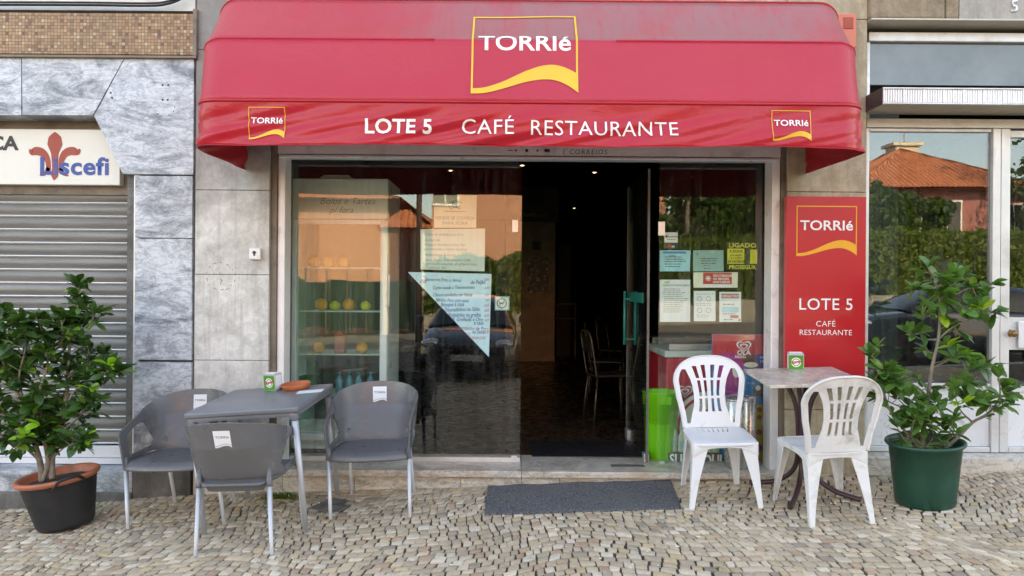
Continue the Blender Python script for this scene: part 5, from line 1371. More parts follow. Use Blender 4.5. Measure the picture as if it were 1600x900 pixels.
notice('alarm_sticker', [(1135.5, 378), (1184, 378), (1184, 421.5), (1135.5, 421.5)], M['black'], 'black and yellow alarm company sticker on the right window', 'sticker',
       [(multi(T("LIGADO", 1160, 386.5, 6.8, align='CENTER', bold=.03, sx=1.25), T("PROSEGUR", 1160, 420.2, 6, align='CENTER', bold=.025, sx=1.02), Rc(1136.5, 388.5, 1163, 412), Rc(1172, 390, 1183, 412)), M['yellow']),
        ])
bm = BM(); multi(T("A ZONA", 1150, 394.5, 4, align='CENTER', bold=.02), T("protegida", 1150, 400, 3.4, align='CENTER', bold=.01), T("112 AVISO", 1150, 405, 3.4, align='CENTER', bold=.02), T("24 HORAS", 1150, 410.5, 4.2, align='CENTER', bold=.03))(bm)
obj('print', mapbm(bm, onwall((0, NY, 0), lift=.0016)), M['black_ink'], [o for o in bpy.data.objects if o.name.startswith('alarm_sticker')][0], world=True)
sm_ = notice('smoking_notice', [(1083.5, 425.5), (1153, 425.5), (1152.5, 449.5), (1083.5, 449.5)], M['paper_cream'], 'cream strip with a red no-smoking rule panel on the right window', 'notice',
       [(Rc(1098.5, 426.3, 1143.5, 444), M['red_ink']), (Rc(1098.5, 444.2, 1143.5, 449), M['paper'])])
bm = BM(); multi(T("NÃO FUMADORES", 1114, 432.5, 3.9, bold=.02, sx=.72), T("NO SMOKERS", 1114, 437.5, 3.9, bold=.02, sx=.76), T("NON FUMEURS", 1114, 442.5, 3.9, bold=.02, sx=.72))(bm)
u, v = U(1106.5, 435)
for a in (0, 45, 90, 135):
    t = BM(); rect(t, -.022, -.003, .022, .003); merge(bm, t, Matrix.Translation((u, v, 0)) @ Matrix.Rotation(R(a), 4, 'Z'))
obj('lettering', mapbm(bm, onwall((0, NY, 0), lift=.0016)), M['white_ink'], sm_, world=True)
notice('information_notice', [(1031, 437), (1078.5, 437), (1078.5, 503), (1031, 503)], M['paper'], 'tall white page of printed text, left one of the lower row on the right window', 'notice', [(multi(T("REGRAS DE FUNCIONAMENTO", 1036, 447, 2.9, bold=.02, sx=.8), text_lines(1036, 1075, list(range(451, 488, 3)), .9)), M['grey_ink']), (Rc(1038, 439, 1046, 443), mat('pale_green_print_b', (.35, .6, .25), .5))])
notice('hygiene_notice', [(1084, 454.5), (1118, 454.5), (1118, 502), (1084, 502)], M['paper'], 'white page with four round hygiene diagrams between two taller notices', 'notice',
       [(lambda b: [ring(b, *U(x, y), 3.6*KP, .7*KP) for x in (1093, 1107) for y in (467, 485)], M['grey_ink']), (multi(text_lines(1087, 1115, [459, 474, 476.5, 492, 495], .8)), M['pen_grey'])])
hn = notice('mask_notice', [(1124, 456), (1158, 456), (1158, 503), (1124, 503)], M['paper'], 'white page with red heading bars, right one of the lower row on the right window', 'notice',
       [(multi(Rc(1127, 459, 1154.5, 466), Rc(1141, 492.5, 1154, 497)), mat('faded_red_print', (.50, .10, .09), .5)), (multi(Rc(1127, 469, 1155, 469.6), Rc(1128, 480, 1154, 488), ), mat('pale_blue_print', (.30, .58, .68), .5)), (multi(text_lines(1129, 1152, [475, 490, 499], 1), lambda b: disc(b, *U(1155, 500), 1.4*KP)), M['dark_ink'])])
bm = BM(); text(bm, "OBRIGATÓRIO", *U(1141, 464.6), 4*KP*1.38, 'CENTER', bold=.02, sx=.75); obj('lettering', mapbm(bm, onwall((0, NY, 0), lift=.0016)), M['white_ink'], hn, world=True)

# ------------------------------------------------------------------ inside the cafe
# tall glass-door fridge with fruit
fy0 = .52
fa = W(455, 278, fy0); fb = W(600, 700, fy0); fx0, fx1 = fa.x, W(600, 400, fy0).x+.03; fzt = fa.z
fg = thing('display_fridge', 'tall white glass-door fridge with fruit behind the left window', 'fridge', ((fx0+fx1)/2, fy0, FZ))
bm = BM(); d = .62
box(bm, (fx0, fy0+.05, FZ+.02), (fx0+.05, fy0+d, fzt), .006); box(bm, (fx1-.05, fy0+.05, FZ+.02), (fx1, fy0+d, fzt), .006); box(bm, (fx0+.051, fy0+d-.05, FZ+.02), (fx1-.051, fy0+d, fzt), .002); box(bm, (fx0+.051, fy0+.05, FZ+.02), (fx1-.051, fy0+d-.051, FZ+.16), .003)
obj('cabinet', bm, M['fridge_white'], fg, world=True)
bm = BM(); hz0 = W(500, 342, fy0).z; box(bm, (fx0, fy0+.0, hz0), (fx1, fy0+.049, fzt), .012, 3); box(bm, (fx0+.051, fy0+.05, fzt-.06), (fx1-.051, fy0+d-.051, fzt-.001)); obj('header', bm, M['fridge_white'], fg, world=True)
bm = BM(); text(bm, "Bolos e Tartes", (fx0+fx1)/2-.16, hz0+.12, .075, shear=.35); text(bm, "p/ fora", (fx0+fx1)/2-.08, hz0+.05, .07, shear=.35); obj('lettering', mapbm(bm, onwall((0, fy0, 0), lift=.002)), M['pen_grey'], fg, world=True)
bm = BM(); fw = .045
box(bm, (fx0+.002, fy0, FZ+.1), (fx0+fw, fy0+.04, hz0-.004), .006); box(bm, (fx1-fw-.015, fy0, FZ+.1), (fx1-.002, fy0+.04, hz0-.004), .006); box(bm, (fx0+fw, fy0+.001, hz0-.04), (fx1-fw-.015, fy0+.039, hz0-.005), .004); box(bm, (fx0+fw, fy0+.001, FZ+.1), (fx1-fw-.015, fy0+.039, FZ+.15), .004)
dr = obj('door', bm, M['white_plastic'], fg, world=True)
bm = BM(); hx_ = W(608, 470, fy0-.03).x; z0, z1 = W(608, 478, fy0).z, W(608, 430, fy0).z; tube(bm, [(hx_-.03, fy0, z1), (hx_, fy0-.035, z1), (hx_, fy0-.035, z0), (hx_-.03, fy0, z0)], .008, 8); obj('handle', bm, M['white_plastic'], dr, world=True)
pane('pane', (fx0+fw, fy0+.016, FZ+.15), (fx1-fw-.015, fy0+.022, hz0-.041), M['glass_f'], dr)
bm = BM(); box(bm, (fx0+.051, fy0+d-.058, FZ+.17), (fx1-.051, fy0+d-.0505, fzt-.07)); obj('lining', bm, M['fridge_in'], fg, world=True)
SY = fy0+.09
shelf_z = [W(520, p, SY).z for p in (419, 486.5, 553.5, 618)]
for z in shelf_z:
    bm = BM(); 
    for y_ in np.arange(fy0+.06, fy0+d-.07, .035): tube(bm, [(fx0+.052, y_, z), (fx1-.052, y_, z)], .0025, 5)
    box(bm, (fx0+.052, fy0+.055, z-.004), (fx1-.052, fy0+.060, z+.006)); obj('shelf', bm, M['white_plastic'], fg, world=True)
def fruit(px, sz, r, m, label, nm, yy=SY):
    r *= 1.13
    p = W(px, 500, yy); bm = BM(); t = BM(); bmesh.ops.create_uvsphere(t, u_segments=24, v_segments=14, radius=r)
    for v in t.verts: v.co *= 1+.03*noise.noise(v.co*20); v.co.z *= .94
    for f in t.faces: f.smooth = True
    merge(bm, t); s = BM(); bmesh.ops.create_cone(s, cap_ends=True, segments=8, radius1=.004, radius2=.003, depth=.006)
    o = obj(nm, bm, m); o.location = (p.x, yy, sz+.006+r*.93); tag(o, label, 'fruit', 'fruit in the display fridge'); s.free()
fruit(502, shelf_z[1], .047, M['orange'], 'leftmost orange on the fridge shelf above', 'orange_fruit'); fruit(523, shelf_z[1], .038, M['lemon'], 'yellow fruit between two oranges on the upper fridge shelf', 'lemon_fruit')
fruit(545, shelf_z[1], .047, M['orange'], 'orange between two yellow fruits on the upper fridge shelf', 'orange_fruit'); fruit(571, shelf_z[1], .038, M['lemon'], 'yellow fruit rightmost on the upper fridge shelf', 'lemon_fruit')
fruit(497, shelf_z[2], .046, M['orange'], 'left orange on the lower fridge shelf beside the red carton', 'orange_fruit'); fruit(566, shelf_z[2], .044, M['orange'], 'right orange on the lower fridge shelf', 'orange_fruit')
for px in (490, 512, 536): fruit(px, shelf_z[0], .044, M['orange'], {490: 'left', 512: 'middle', 536: 'right'}[px]+' one of three oranges on the topmost fridge shelf', 'orange_fruit', SY+.08)
p = W(530, 552, SY); bm = BM(); box(bm, (p.x-.035, SY-.02, shelf_z[2]+.007), (p.x+.045, SY+.05, shelf_z[2]+.16), .004)
prism(bm, [(p.x-.035, shelf_z[2]+.161), (p.x+.045, shelf_z[2]+.161), (p.x+.005, shelf_z[2]+.195)], SY-.018, SY+.048)
tag(obj('juice_carton', bm, mat('red_carton', (.50, .10, .08), .5)), 'red and white carton between oranges in the fridge', 'carton')
for k, px in enumerate((530, 545, 560, 578)):
    p = W(px, 610, SY); bm = BM(); lathe(bm, [(0, 0), (.028, 0), (.03, .01), (.03, .12), (.012, .15), (.012, .17), (.015, .17), (.015, .185), (0, .185)], 14)
    o = obj('water_bottle', bm, mat('pale_blue_bottle', (.10, .30, .42), .2)); o.location = (p.x, SY+.02*(k % 2), shelf_z[3]-.0+.007); tag(o, 'small blue water bottle on the fridge bottom shelf, %s from the left' % ('first', 'second', 'third', 'fourth')[k], 'bottle', 'water bottles in the display fridge')
p = W(480, 590, SY); bm = BM(); box(bm, (p.x-.06, SY, shelf_z[3]+.007), (p.x+.05, SY+.1, shelf_z[3]+.14), .004); box(bm, (p.x-.063, SY-.003, shelf_z[3]+.141), (p.x+.053, SY+.103, shelf_z[3]+.155), .003); tag(obj('crate', bm, mat('green_box_plastic', (.03, .20, .07), .5)), 'green lidded box in the left of the fridge', 'box')
bm = BM(); p = W(525, 274, fy0+.1); 
for k in range(3): box(bm, (p.x-.14+.02*k, fy0+.08, fzt+.001+.013*k), (p.x+.13-.01*k, fy0+.32, fzt+.012+.013*k), .002)
tag(obj('paper_stack', bm, M['paper_cream']), 'stack of papers on top of the display fridge', 'papers')
# stainless oven column
oa = W(817, 340, 8.0); ob = W(873, 548, 8.0); wx0, wx1 = W(790, 400, 8.0).x, W(868, 400, 8.0).x
ov = thing('oven_unit', 'stainless steel service cabinet with dark hatch behind the doorway', 'cabinet', ((wx0+wx1)/2, 8.0, FZ))
bm = BM(); zc = W(840, 347, 8.0).z; box(bm, (wx0, 8.0, FZ), (wx1, 8.8, zc), .006); obj('cabinet', bm, M['steel_dark'], ov, world=True)
bm = BM(); a = W(822, 401, 7.99); b = W(858, 459, 7.99); box(bm, (a.x, 7.985, b.z), (b.x, 7.999, a.z), .004); hd = obj('hatch', bm, M['steel_dark'], ov, world=True)
bm = BM(); box(bm, (a.x+.03, 7.978, b.z+.025), (b.x-.02, 7.984, a.z-.02), .001); obj('dark_pane', bm, M['black'], hd, world=True)
bm = BM(); a = W(832, 377, 7.99); b = W(845, 391, 7.99); box(bm, (a.x, 7.97, b.z), (b.x, 7.999, a.z), .004); obj('control_box', bm, M['beige_wall'], ov, world=True)
# pier above the cabinet with frame and sign
bm = BM(); box(bm, (wx0, 8.0, zc+.002), (W(873, 300, 8.0).x, 8.9, IZ)); obj('interior_pier', bm, M['beige_wall'], cb, world=True)
pf = thing('picture_frame', 'small dark framed picture on the inner wall above the cabinet', 'picture', W(837, 322, 7.98))
a = W(824, 292, 7.98); b = W(849, 322, 7.98); bm = BM(); box(bm, (a.x, 7.965, b.z), (b.x, 7.998, a.z), .004); obj('frame', bm, M['black'], pf, world=True); bm = BM(); box(bm, (a.x+.03, 7.960, b.z+.03), (b.x-.03, 7.9645, a.z-.03)); obj('picture', bm, M['dark_wall'], pf, world=True)
sp = thing('inner_sign', 'dark oval sign with small pale lettering on the inner wall', 'sign', W(836, 345, 7.98))
a = W(816, 333, 7.98); b = W(857, 341, 7.98); bm = BM(); box(bm, (a.x, 7.97, b.z), (b.x, 7.998, a.z), .003); obj('board', bm, M['black'], sp, world=True)
bm = BM(); text(bm, "PANICLEAN", (a.x+b.x)/2, b.z+.018, .10, 'CENTER', bold=.01); obj('lettering', mapbm(bm, onwall((0, 7.97, 0), lift=.002)), M['pen_grey'], sp, world=True)
# pale partition and serving counter farther in
bm = BM(); a = W(872, 382, 9.0); b = W(891, 470, 9.0); box(bm, (a.x, 9.0, FZ), (b.x, 9.1, a.z)); tag(obj('partition', bm, M['beige_wall']), 'narrow beige partition panel behind the steel cabinet', 'partition')
cn2 = thing('side_table', 'pale wooden stand with open shelf at the back of the cafe', 'stand', W(885, 520, 8.6))
bm = BM(); a = W(870, 474, 8.6); b = W(900, 530, 8.6); box(bm, (a.x, 8.6, a.z-.03), (b.x, 8.95, a.z)); box(bm, (a.x, 8.6, a.z-.30), (b.x, 8.94, a.z-.28)); obj('shelf', bm, M['wood_pale'], cn2, world=True)
for xx in (a.x, b.x-.03):
    bm = BM(); box(bm, (xx, 8.605, FZ), (xx+.03, 8.635, a.z-.031)); obj('leg', bm, M['wood_pale'], cn2, world=True)
# dining chairs and tables inside
def bistro(x, y, th, label):
    t = thing('dining_chair', label, 'chair', (x, y, FZ), th, group='slim dark dining chairs inside the cafe')
    bm = BM(); box(bm, (-.2, -.2, .44), (.2, .2, .465), .01, 3); obj('seat', bm, M['dark_door'], t)
    for sx in (-1, 1):
        for s_y in (-1, 1):
            bm = BM(); tube(bm, [(sx*.17, s_y*.17, .44), (sx*.20, s_y*.21, 0)], .010, 8); obj('leg', bm, M['steel_dark'], t)
    bm = BM(); tube(bm, smoothpath([(-.18, .18, .44), (-.19, .22, .7), (-.15, .25, .88), (.15, .25, .88), (.19, .22, .7), (.18, .18, .44)], 6), .010, 8); obj('back_frame', bm, M['steel_dark'], t)
    bm = BM(); box(bm, (-.15, .225, .68), (.15, .235, .84), .004); obj('backrest', bm, M['dark_door'], t)
bistro(1.0, 2.2, R(100), 'slim dark chair nearest the doorway inside the cafe'); bistro(1.15, 3.6, R(80), 'second slim dark chair, farther inside the cafe'); bistro(1.5, 5.2, R(60), 'slim dark chair deepest inside the cafe')
for (x, y, lab) in ((1.72, 2.4, 'dark square dining table just inside the doorway on the right'), (1.85, 4.2, 'dark square dining table deeper inside on the right')):
    t = thing('dining_table', lab, 'table', (x, y, FZ)); bm = BM(); box(bm, (-.32, -.32, .72), (.32, .32, .75), .005); obj('tabletop', bm, M['dark_door'], t)
    bm = BM(); lathe(bm, [(.0, 0), (.2, 0), (.2, .02), (.03, .04), (.03, .72), (0, .72)], 16); obj('pedestal', bm, M['iron'], t)
# ceiling downlights
for k, (px, py, yy, lab) in enumerate(((816, 258, 1.4, 'small lit ceiling spotlight nearest the left edge of the doorway'), (929, 269, 1.9, 'small lit ceiling spotlight in the middle of the doorway'), (704, 266, 1.5, 'small lit ceiling spotlight behind the left window'), (897, 325, 6.5, 'small lit ceiling spotlight deep inside the cafe'))):
    p = W(px, py, yy); z = IZ
    yy = (IZ-CZ)/((450-py+(px-800)*TH)/F)-CY; p = W(px, py, yy)
    t = thing('ceiling_spotlight', lab, 'spotlight', (p.x, yy, IZ), group='ceiling spotlights inside the cafe')
    bm = BM(); lathe(bm, [(.03, -.001), (.045, -.001), (.045, -.008), (.03, -.008)], 20, close=False); obj('rim', bm, M['alu'], t)
    bm = BM(); t2 = BM(); bmesh.ops.create_circle(t2, cap_ends=True, radius=.03, segments=16); merge(bm, t2, Matrix.Translation((0, 0, -.004))); obj('bulb', bm, M['spot'], t)
# right-hand window: freezer, price board, bins, bottle display
by = .62
fz = thing('chest_freezer', 'red and white ice-cream chest freezer behind the right window', 'freezer', (1.7, 1.2, FZ))
a = W(1032, 520, .95); fxa = a.x; ftop = W(1045, 547, .75).z
bm = BM(); box(bm, (fxa, .72, FZ+.03), (xr0+.55, 1.5, ftop-.06), .02, 3); obj('cabinet', bm, M['red_ink'], fz, world=True)
bm = BM(); box(bm, (fxa-.012, .705, ftop-.059), (xr0+.56, 1.51, ftop), .012, 3); obj('rim', bm, M['fridge_white'], fz, world=True)
bm = BM(); prism(bm, [(fxa+.03, ftop+.001), (fxa+.6, ftop+.001), (fxa+.6, ftop+.05), (fxa+.03, ftop+.05)], .74, 1.48); bmesh.ops.rotate(bm, verts=bm.verts[:], cent=(fxa, 1.1, ftop), matrix=Matrix.Rotation(R(0), 3, 'X')); obj('sliding_lid', bm, M['glass_f'], fz, world=True)
bm = BM(); box(bm, (fxa+.03, .725, ftop+.001), (xr0+.5, .745, ftop+.055), .004); box(bm, (fxa+.03, 1.46, ftop+.001), (xr0+.5, 1.48, ftop+.055), .004); obj('lid_frame', bm, M['alu'], fz, world=True)
def heart(bm, u, v, s, mi=0):
    T_ = np.linspace(-math.pi, math.pi, 49)
    H_ = [(16*math.sin(t)**3/17, (13*math.cos(t)-5*math.cos(2*t)-2*math.cos(3*t)-math.cos(4*t)+2.5)/17) for t in T_]
    for k0, k1 in ((1.12, .88), (.60, .36)):
        strip(bm, [(u+x*s*k0*1.15, v+y*s*k0) for x, y in H_], [(u+x*s*k1*1.15, v+y*s*k1) for x, y in H_], mi)
bm = BM(); heart(bm, 0, 0, .055); 
obj('heart_emblem', mapbm(bm, onwall((fxa+.16, .72, .62), lift=.003)), M['white_ink'], fz, world=True)
# price board
pb_ = thing('price_board', 'ice-cream price board with red heart header behind the right window', 'price board', W(1160, 735, .40))
PY = .34; a = W(1113, 522, PY); b = W(1206, 736, PY)
bm = BM(); bx0, bx1, bz0, bz1 = a.x, xg3+.02, FZ+.005, a.z; box(bm, (bx0, PY, bz0), (bx1, PY+.025, bz1), .003); obj('board', bm, M['skyb'], pb_, world=True)
def BU(px, py): p = W(px, py, PY); return p.x, p.z
ob_ = onwall((0, PY, 0), lift=.0015)
bm = BM(); q = BU(1113, 575); rect(bm, bx0+.002, q[1]+.03, bx1-.002, bz1-.002); obj('red_header', mapbm(bm, ob_), M['red_ink'], pb_, world=True)
bm = BM(); q = BU(1162, 541); heart(bm, q[0], q[1]-.005, .048); q = BU(1162, 550.5); text(bm, "OLÁ", q[0], q[1]-.018, .048, 'CENTER', bold=.04, sx=1.1); obj('heart_emblem', mapbm(bm, onwall((0, PY, 0), lift=.004)), M['white_ink'], pb_, world=True)
bm = BM(); q = BU(1188, 573); disc(bm, q[0], q[1], .11, n=28, ry=.10); obj('price_disc', mapbm(bm, onwall((0, PY, 0), lift=.0025)), M['navy'], pb_, world=True)
bm = BM(); q = BU(1138, 575); disc(bm, q[0], q[1], .12, n=28); q = BU(1140, 595); disc(bm, q[0], q[1]-.01, .10, n=28, z=.0004); obj('price_disc', mapbm(bm, onwall((0, PY, 0), lift=.003)), M['magenta'], pb_, world=True)
bm = BM(); q = BU(1172, 560); rect(bm, q[0]-.055, q[1]-.03, q[0]+.045, q[1]+.015); rect(bm, q[0]-.045, q[1]+.016, q[0]+.035, q[1]+.028); q = BU(1190, 610); disc(bm, q[0], q[1], .07, ry=.05); q = BU(1181, 574); disc(bm, q[0], q[1], .03); obj('ice_cream_picture', mapbm(bm, onwall((0, PY, 0), lift=.0045)), M['brown_ink'], pb_, world=True)
bm = BM(); q = BU(1173, 570); disc(bm, q[0], q[1], .055, ry=.022); q = BU(1184, 606); disc(bm, q[0], q[1], .02); q = BU(1196, 614); disc(bm, q[0], q[1], .02); q = BU(1197, 660); disc(bm, q[0], q[1], .04, ry=.05); q = BU(1150, 580); disc(bm, q[0], q[1], .03, ry=.05); obj('ice_cream_picture', mapbm(bm, onwall((0, PY, 0), lift=.0055)), M['paper_cream'], pb_, world=True)
bm = BM(); q = BU(1187, 560); text(bm, "NOVO", q[0], q[1], .024, bold=.03); text(bm, "1,80", q[0], q[1]-.03, .024, bold=.03); q = BU(1152, 557); text(bm, "NOVO", q[0]-.02, q[1]-.01, .028, bold=.03); q = BU(1168, 600); text(bm, "€ 1,50", q[0], q[1], .02); obj('lettering', mapbm(bm, onwall((0, PY, 0), lift=.006)), M['white_ink'], pb_, world=True)
bm = BM(); q = BU(1190, 690); disc(bm, q[0], q[1], .20, n=32, ry=.29)
for v in bm.verts: v.co.x = min(v.co.x, bx1-.002); v.co.y = max(v.co.y, bz0+.002)
obj('yellow_field', mapbm(bm, onwall((0, PY, 0), lift=.002)), mat('sunny_yellow_print', (.60, .42, .02), .4), pb_, world=True)
bm = BM()
for px, py, r_ in ((1196, 640, .02), (1203, 652, .018), (1192, 675, .022), (1200, 700, .03), (1190, 720, .02), (1205, 730, .02)): q = BU(px, py); disc(bm, min(q[0], bx1-.03), q[1], r_)
obj('ice_cream_picture', mapbm(bm, onwall((0, PY, 0), lift=.0058)), M['fleur'], pb_, world=True)
# green bin
gb = thing('waste_bin', 'lime green plastic bin standing behind the right window', 'bin', W(1033, 722, .40)-Vector((0, 0, 0)))
gb.location.z = FZ; MROOT[gb.name] = Matrix.Translation((gb.location.x, .42, FZ)); gb.matrix_world = MROOT[gb.name]
bm = BM(); lathe(bm, [(0, 0), (.115, 0), (.122, .01), (.128, .2), (.133, .42), (.142, .425), (.146, .52), (.150, .525), (.147, .53), (.140, .525), (.12, .05), (0, .02)], 40); obj('bucket', bm, M['lime'], gb)
bm = BM(); box(bm, (-.05, -.152, .44), (.05, -.143, .50), .003); obj('grip', bm, M['lime'], gb)
# steel bin on the step
sb = thing('ash_bin', 'cylindrical stainless steel bin on the marble step behind the white chair', 'bin', (W(1152, 735, .10).x, .115, zsl))
bm = BM(); lathe(bm, [(0, 0), (.088, 0), (.092, .006), (.092, .50), (.088, .505)], 36, close=False); obj('cylinder', bm, M['steel'], sb)
bm = BM(); lathe(bm, [(.0, .545), (.04, .54), (.085, .522), (.095, .506), (.095, .498), (.0, .498)], 36); obj('lid', bm, M['steel'], sb)
sb2 = thing('ash_bin', 'narrow stainless steel tube bin right beside the wider steel bin', 'bin', (W(1172, 735, .10).x+.01, .14, zsl))
bm = BM(); lathe(bm, [(0, 0), (.04, 0), (.042, .006), (.042, .52), (.03, .53), (0, .532)], 28); obj('cylinder', bm, M['steel'], sb2)
# bottle display card and round sign
bd = thing('bottle_display', 'cardboard beer bottle display with white lettering behind the right window', 'display', W(1083, 730, .28))
YD = .30; bm = BM(); a = W(1044, 708, YD); b = W(1124, 728, YD); zz = FZ+.015
box(bm, (a.x, YD, zz), (b.x, YD+.05, a.z), .003); obj('base_card', bm, mat('dark_green_card', (.015, .06, .03), .5, dirt=(.3, .02, .02), dpos=(.55, .6), dscale=9), bd, world=True)
bm = BM(); kk = (CY+YD)/F; p = W(1046, 726, YD); text(bm, "SUP", p.x, p.z, 24*kk, bold=.03, sx=.72, space=1.0); p = W(1089, 727, YD); text(bm, "EQUI", p.x, p.z, 24*kk, bold=.03, sx=.72); obj('lettering', mapbm(bm, onwall((0, YD, 0), lift=.002)), M['white_ink'], bd, world=True)
for k, px in enumerate((1052.5, 1066, 1081, 1096, 1108, 1119)):
    p = W(px, 708, YD+.02); s = (1.0 if k == 0 else .82)
    bm = BM(); lathe(bm, [(0, 0), (.030, 0), (.031, .01), (.031, .13), (.026, .155), (.013, .19), (.012, .23), (.015, .232), (.015, .248), (0, .248)], 20, M=Matrix.Translation((p.x, YD+.032, a.z+.001)) @ Matrix.Diagonal((1, .45, s, 1))); bt = obj('bottle_cutout', bm, M['bottle_green'], bd, world=True)
    bm = BM(); disc(bm, p.x, a.z+.075*s, .020, ry=.024); ring(bm, p.x, a.z+.075*s, .022, .004); obj('label_print', mapbm(bm, onwall((0, YD+.032-.016, 0), lift=.001)), M['paper_teal'], bt, world=True)
rs = thing('round_sign', 'large cream and red round sign leaning behind the bottle display', 'sign', W(1108, 670, .44))
YS = .47; c = W(1108, 668, YS)
bm = BM(); t = BM(); bmesh.ops.create_cone(t, cap_ends=True, segments=64, radius1=.285, radius2=.285, depth=.02); merge(bm, t, Matrix.Translation((c.x, YS+.011, c.z+.0)) @ Matrix.Rotation(R(90), 4, 'X')); obj('disc', bm, M['paper_cream'], rs, world=True)
bm = BM(); ring(bm, c.x, c.z, .245, .022, n=48); ring(bm, c.x, c.z, .13, .03, n=40); rect(bm, c.x-.09, c.z-.02, c.x+.09, c.z+.02); obj('red_rings', mapbm(bm, onwall((0, YS, 0), lift=.002)), M['red_ink'], rs, world=True)

# ------------------------------------------------------------------ across the street (seen mirrored in the panes)
def roof(bm, x0, x1, y0, y1, z, h, over=.5, mi=0):   # hipped tile roof with real corrugation
    x0 -= over; x1 += over; y0 -= over; y1 += over; cx = (x0+x1)/2; cy = (y0+y1)/2; ins = min(x1-x0, y1-y0)/2
    if (x1-x0) > (y1-y0): r0, r1 = Vector((x0+ins, cy, z+h)), Vector((x1-ins, cy, z+h))
    else: r0, r1 = Vector((cx, y0+ins, z+h)), Vector((cx, y1-ins, z+h))
    P = [Vector((x0, y0, z)), Vector((x1, y0, z)), Vector((x1, y1, z)), Vector((x0, y1, z))]
    if (x1-x0) > (y1-y0): sl_ = [(P[0], P[1], r1, r0), (P[1], P[2], r1, r1), (P[2], P[3], r0, r1), (P[3], P[0], r0, r0)]
    else: sl_ = [(P[0], P[1], r0, r0), (P[1], P[2], r1, r0), (P[2], P[3], r1, r1), (P[3], P[0], r0, r1)]
    for a, b, c, d in sl_:
        n = (b-a).cross(d-a).normalized() if (d-a).length > .01 else (b-a).cross(c-a).normalized()
        if n.z < 0: n = -n
        L = (b-a).length; cols = int(L/.07); up = 7; V = []; e = (b-a).normalized()
        for i in range(cols+1):
            row = []
            for j in range(up+1):
                t = j/up; A = a.lerp(d, t); B = b.lerp(c, t); s = L*i/cols; s0 = (A-a).dot(e); s1 = (B-a).dot(e)
                sc = min(max(s, s0), s1); p = A.lerp(B, 0 if s1-s0 < 1e-5 else (sc-s0)/(s1-s0))
                row.append(bm.verts.new(p+n*.035*math.sin(s/.21*2*math.pi)))
            V.append(row)
        for i in range(cols):
            for j in range(up):
                q = [V[i][j], V[i+1][j], V[i+1][j+1], V[i][j+1]]
                if (q[0].co-q[1].co).length+(q[2].co-q[3].co).length < 1e-4: continue
                try: bm.faces.new(q)
                except ValueError: pass
    poly(bm, [p-Vector((0, 0, .08)) for p in P])
def house(label, x0, x1, y0, y1, z1, h, mw, wins, group='houses across the street'):
    zb = zg((x0+x1)/2, -14)-.5; t = thing('house', label, 'house', ((x0+x1)/2, (y0+y1)/2, zb), group=group)
    bm = BM(); box(bm, (x0, y0, zb), (x1, y1, z1)); obj('wall', bm, mw, t, world=True)
    bm = BM(); roof(bm, x0, x1, y0, y1, z1, h); obj('roof', bm, M['tiles'], t, world=True)
    for (wx, wz, ww, wh) in wins:
        bm = BM(); box(bm, (wx-ww/2-.08, y1, wz-.08), (wx+ww/2+.08, y1+.06, wz+wh+.08), .01); w_ = obj('window', bm, M['white_wood'], t, world=True)
        bm = BM(); box(bm, (wx-ww/2, y1+.061, wz), (wx-.03, y1+.07, wz+wh)); box(bm, (wx+.03, y1+.061, wz), (wx+ww/2, y1+.07, wz+wh)); obj('pane', bm, M['dark_glass'], w_, world=True)
    return t
def MX(px, L): return (px-800)/F*(CY+L)
house('big salmon house with tall plain front across the street', MX(672, 22), 5.8, -32, -22, 9.5, 2.2, M['salmon'], [(MX(668, 22)+.6, 4.6, .9, 1.4), (2.5, 4.4, 1.1, 1.5)])
house('low salmon house at the left end across the street', -16, MX(606, 24), -34, -24, 5.0, 2.0, M['salmon'], [(-10.5, 2.6, 1.1, 1.2)])
house('distant cream house with red tile roof between the salmon houses', -9.2, -4.4, -46, -38, 5.0, 1.8, M['cream_r'], [(-6, 3.0, .9, 1.1)])
hD = house('dusky rose bungalow with broad hipped tile roof across the street', MX(1345, 26), MX(1620, 26), -35, -26, 5.9, 2.4, M['rose'], [(MX(1485, 26), 3.9, 1.1, 1.4), (MX(1590, 26), 3.9, 1.0, 1.3)])
bm = BM(); cxx = MX(1425, 30); box(bm, (cxx-.7, -31, 6.5), (cxx+.5, -30, 8.5), .05); box(bm, (cxx-.85, -31.1, 8.5), (cxx+.65, -29.9, 8.65)); tube(bm, [(cxx, -30.5, 8.65), (cxx, -30.5, 11.2)], .03, 6); obj('chimney', bm, M['cream_r'], hD, world=True)
# garden walls and gates
def gwall(x0, x1, h, m, label, y=-18.6):
    bm = BM(); n = max(2, int((x1-x0)/1)); xs = np.linspace(x0, x1, n+1)
    for i in range(n):
        za = zg((xs[i]+xs[i+1])/2, y); box(bm, (xs[i], y-.15, za-.4), (xs[i+1], y+.15, za+h))
    return tag(obj('garden_wall', bm, m), label, 'wall', 'garden walls across the street')
gwall(3.0, 13.4, .75, M['wall_old'], 'low white garden wall under the long hedge across the street'); gwall(15.2, 26, .75, M['wall_old'], 'white garden wall at the far right across the street'); gwall(-2.9, 1.5, .6, M['wall_old'], 'cream garden wall before the big salmon house')
gwall(-14, -9.2, .9, M['cream_r'], 'cream garden wall at the far left across the street')
bm = BM(); z = zg(14.3, -18.6); box(bm, (13.5, -18.68, z), (15.1, -18.6, z+1.9), .01); tag(obj('garden_gate', bm, M['green_sheet']), 'dark green metal gate in the white garden wall', 'gate')
gf = thing('sheet_fence', 'green sheeting fence with posts at the left across the street', 'fence', (-6.0, -22.0, zg(-6.0, -22.0)))
z = zg(-6, -22)
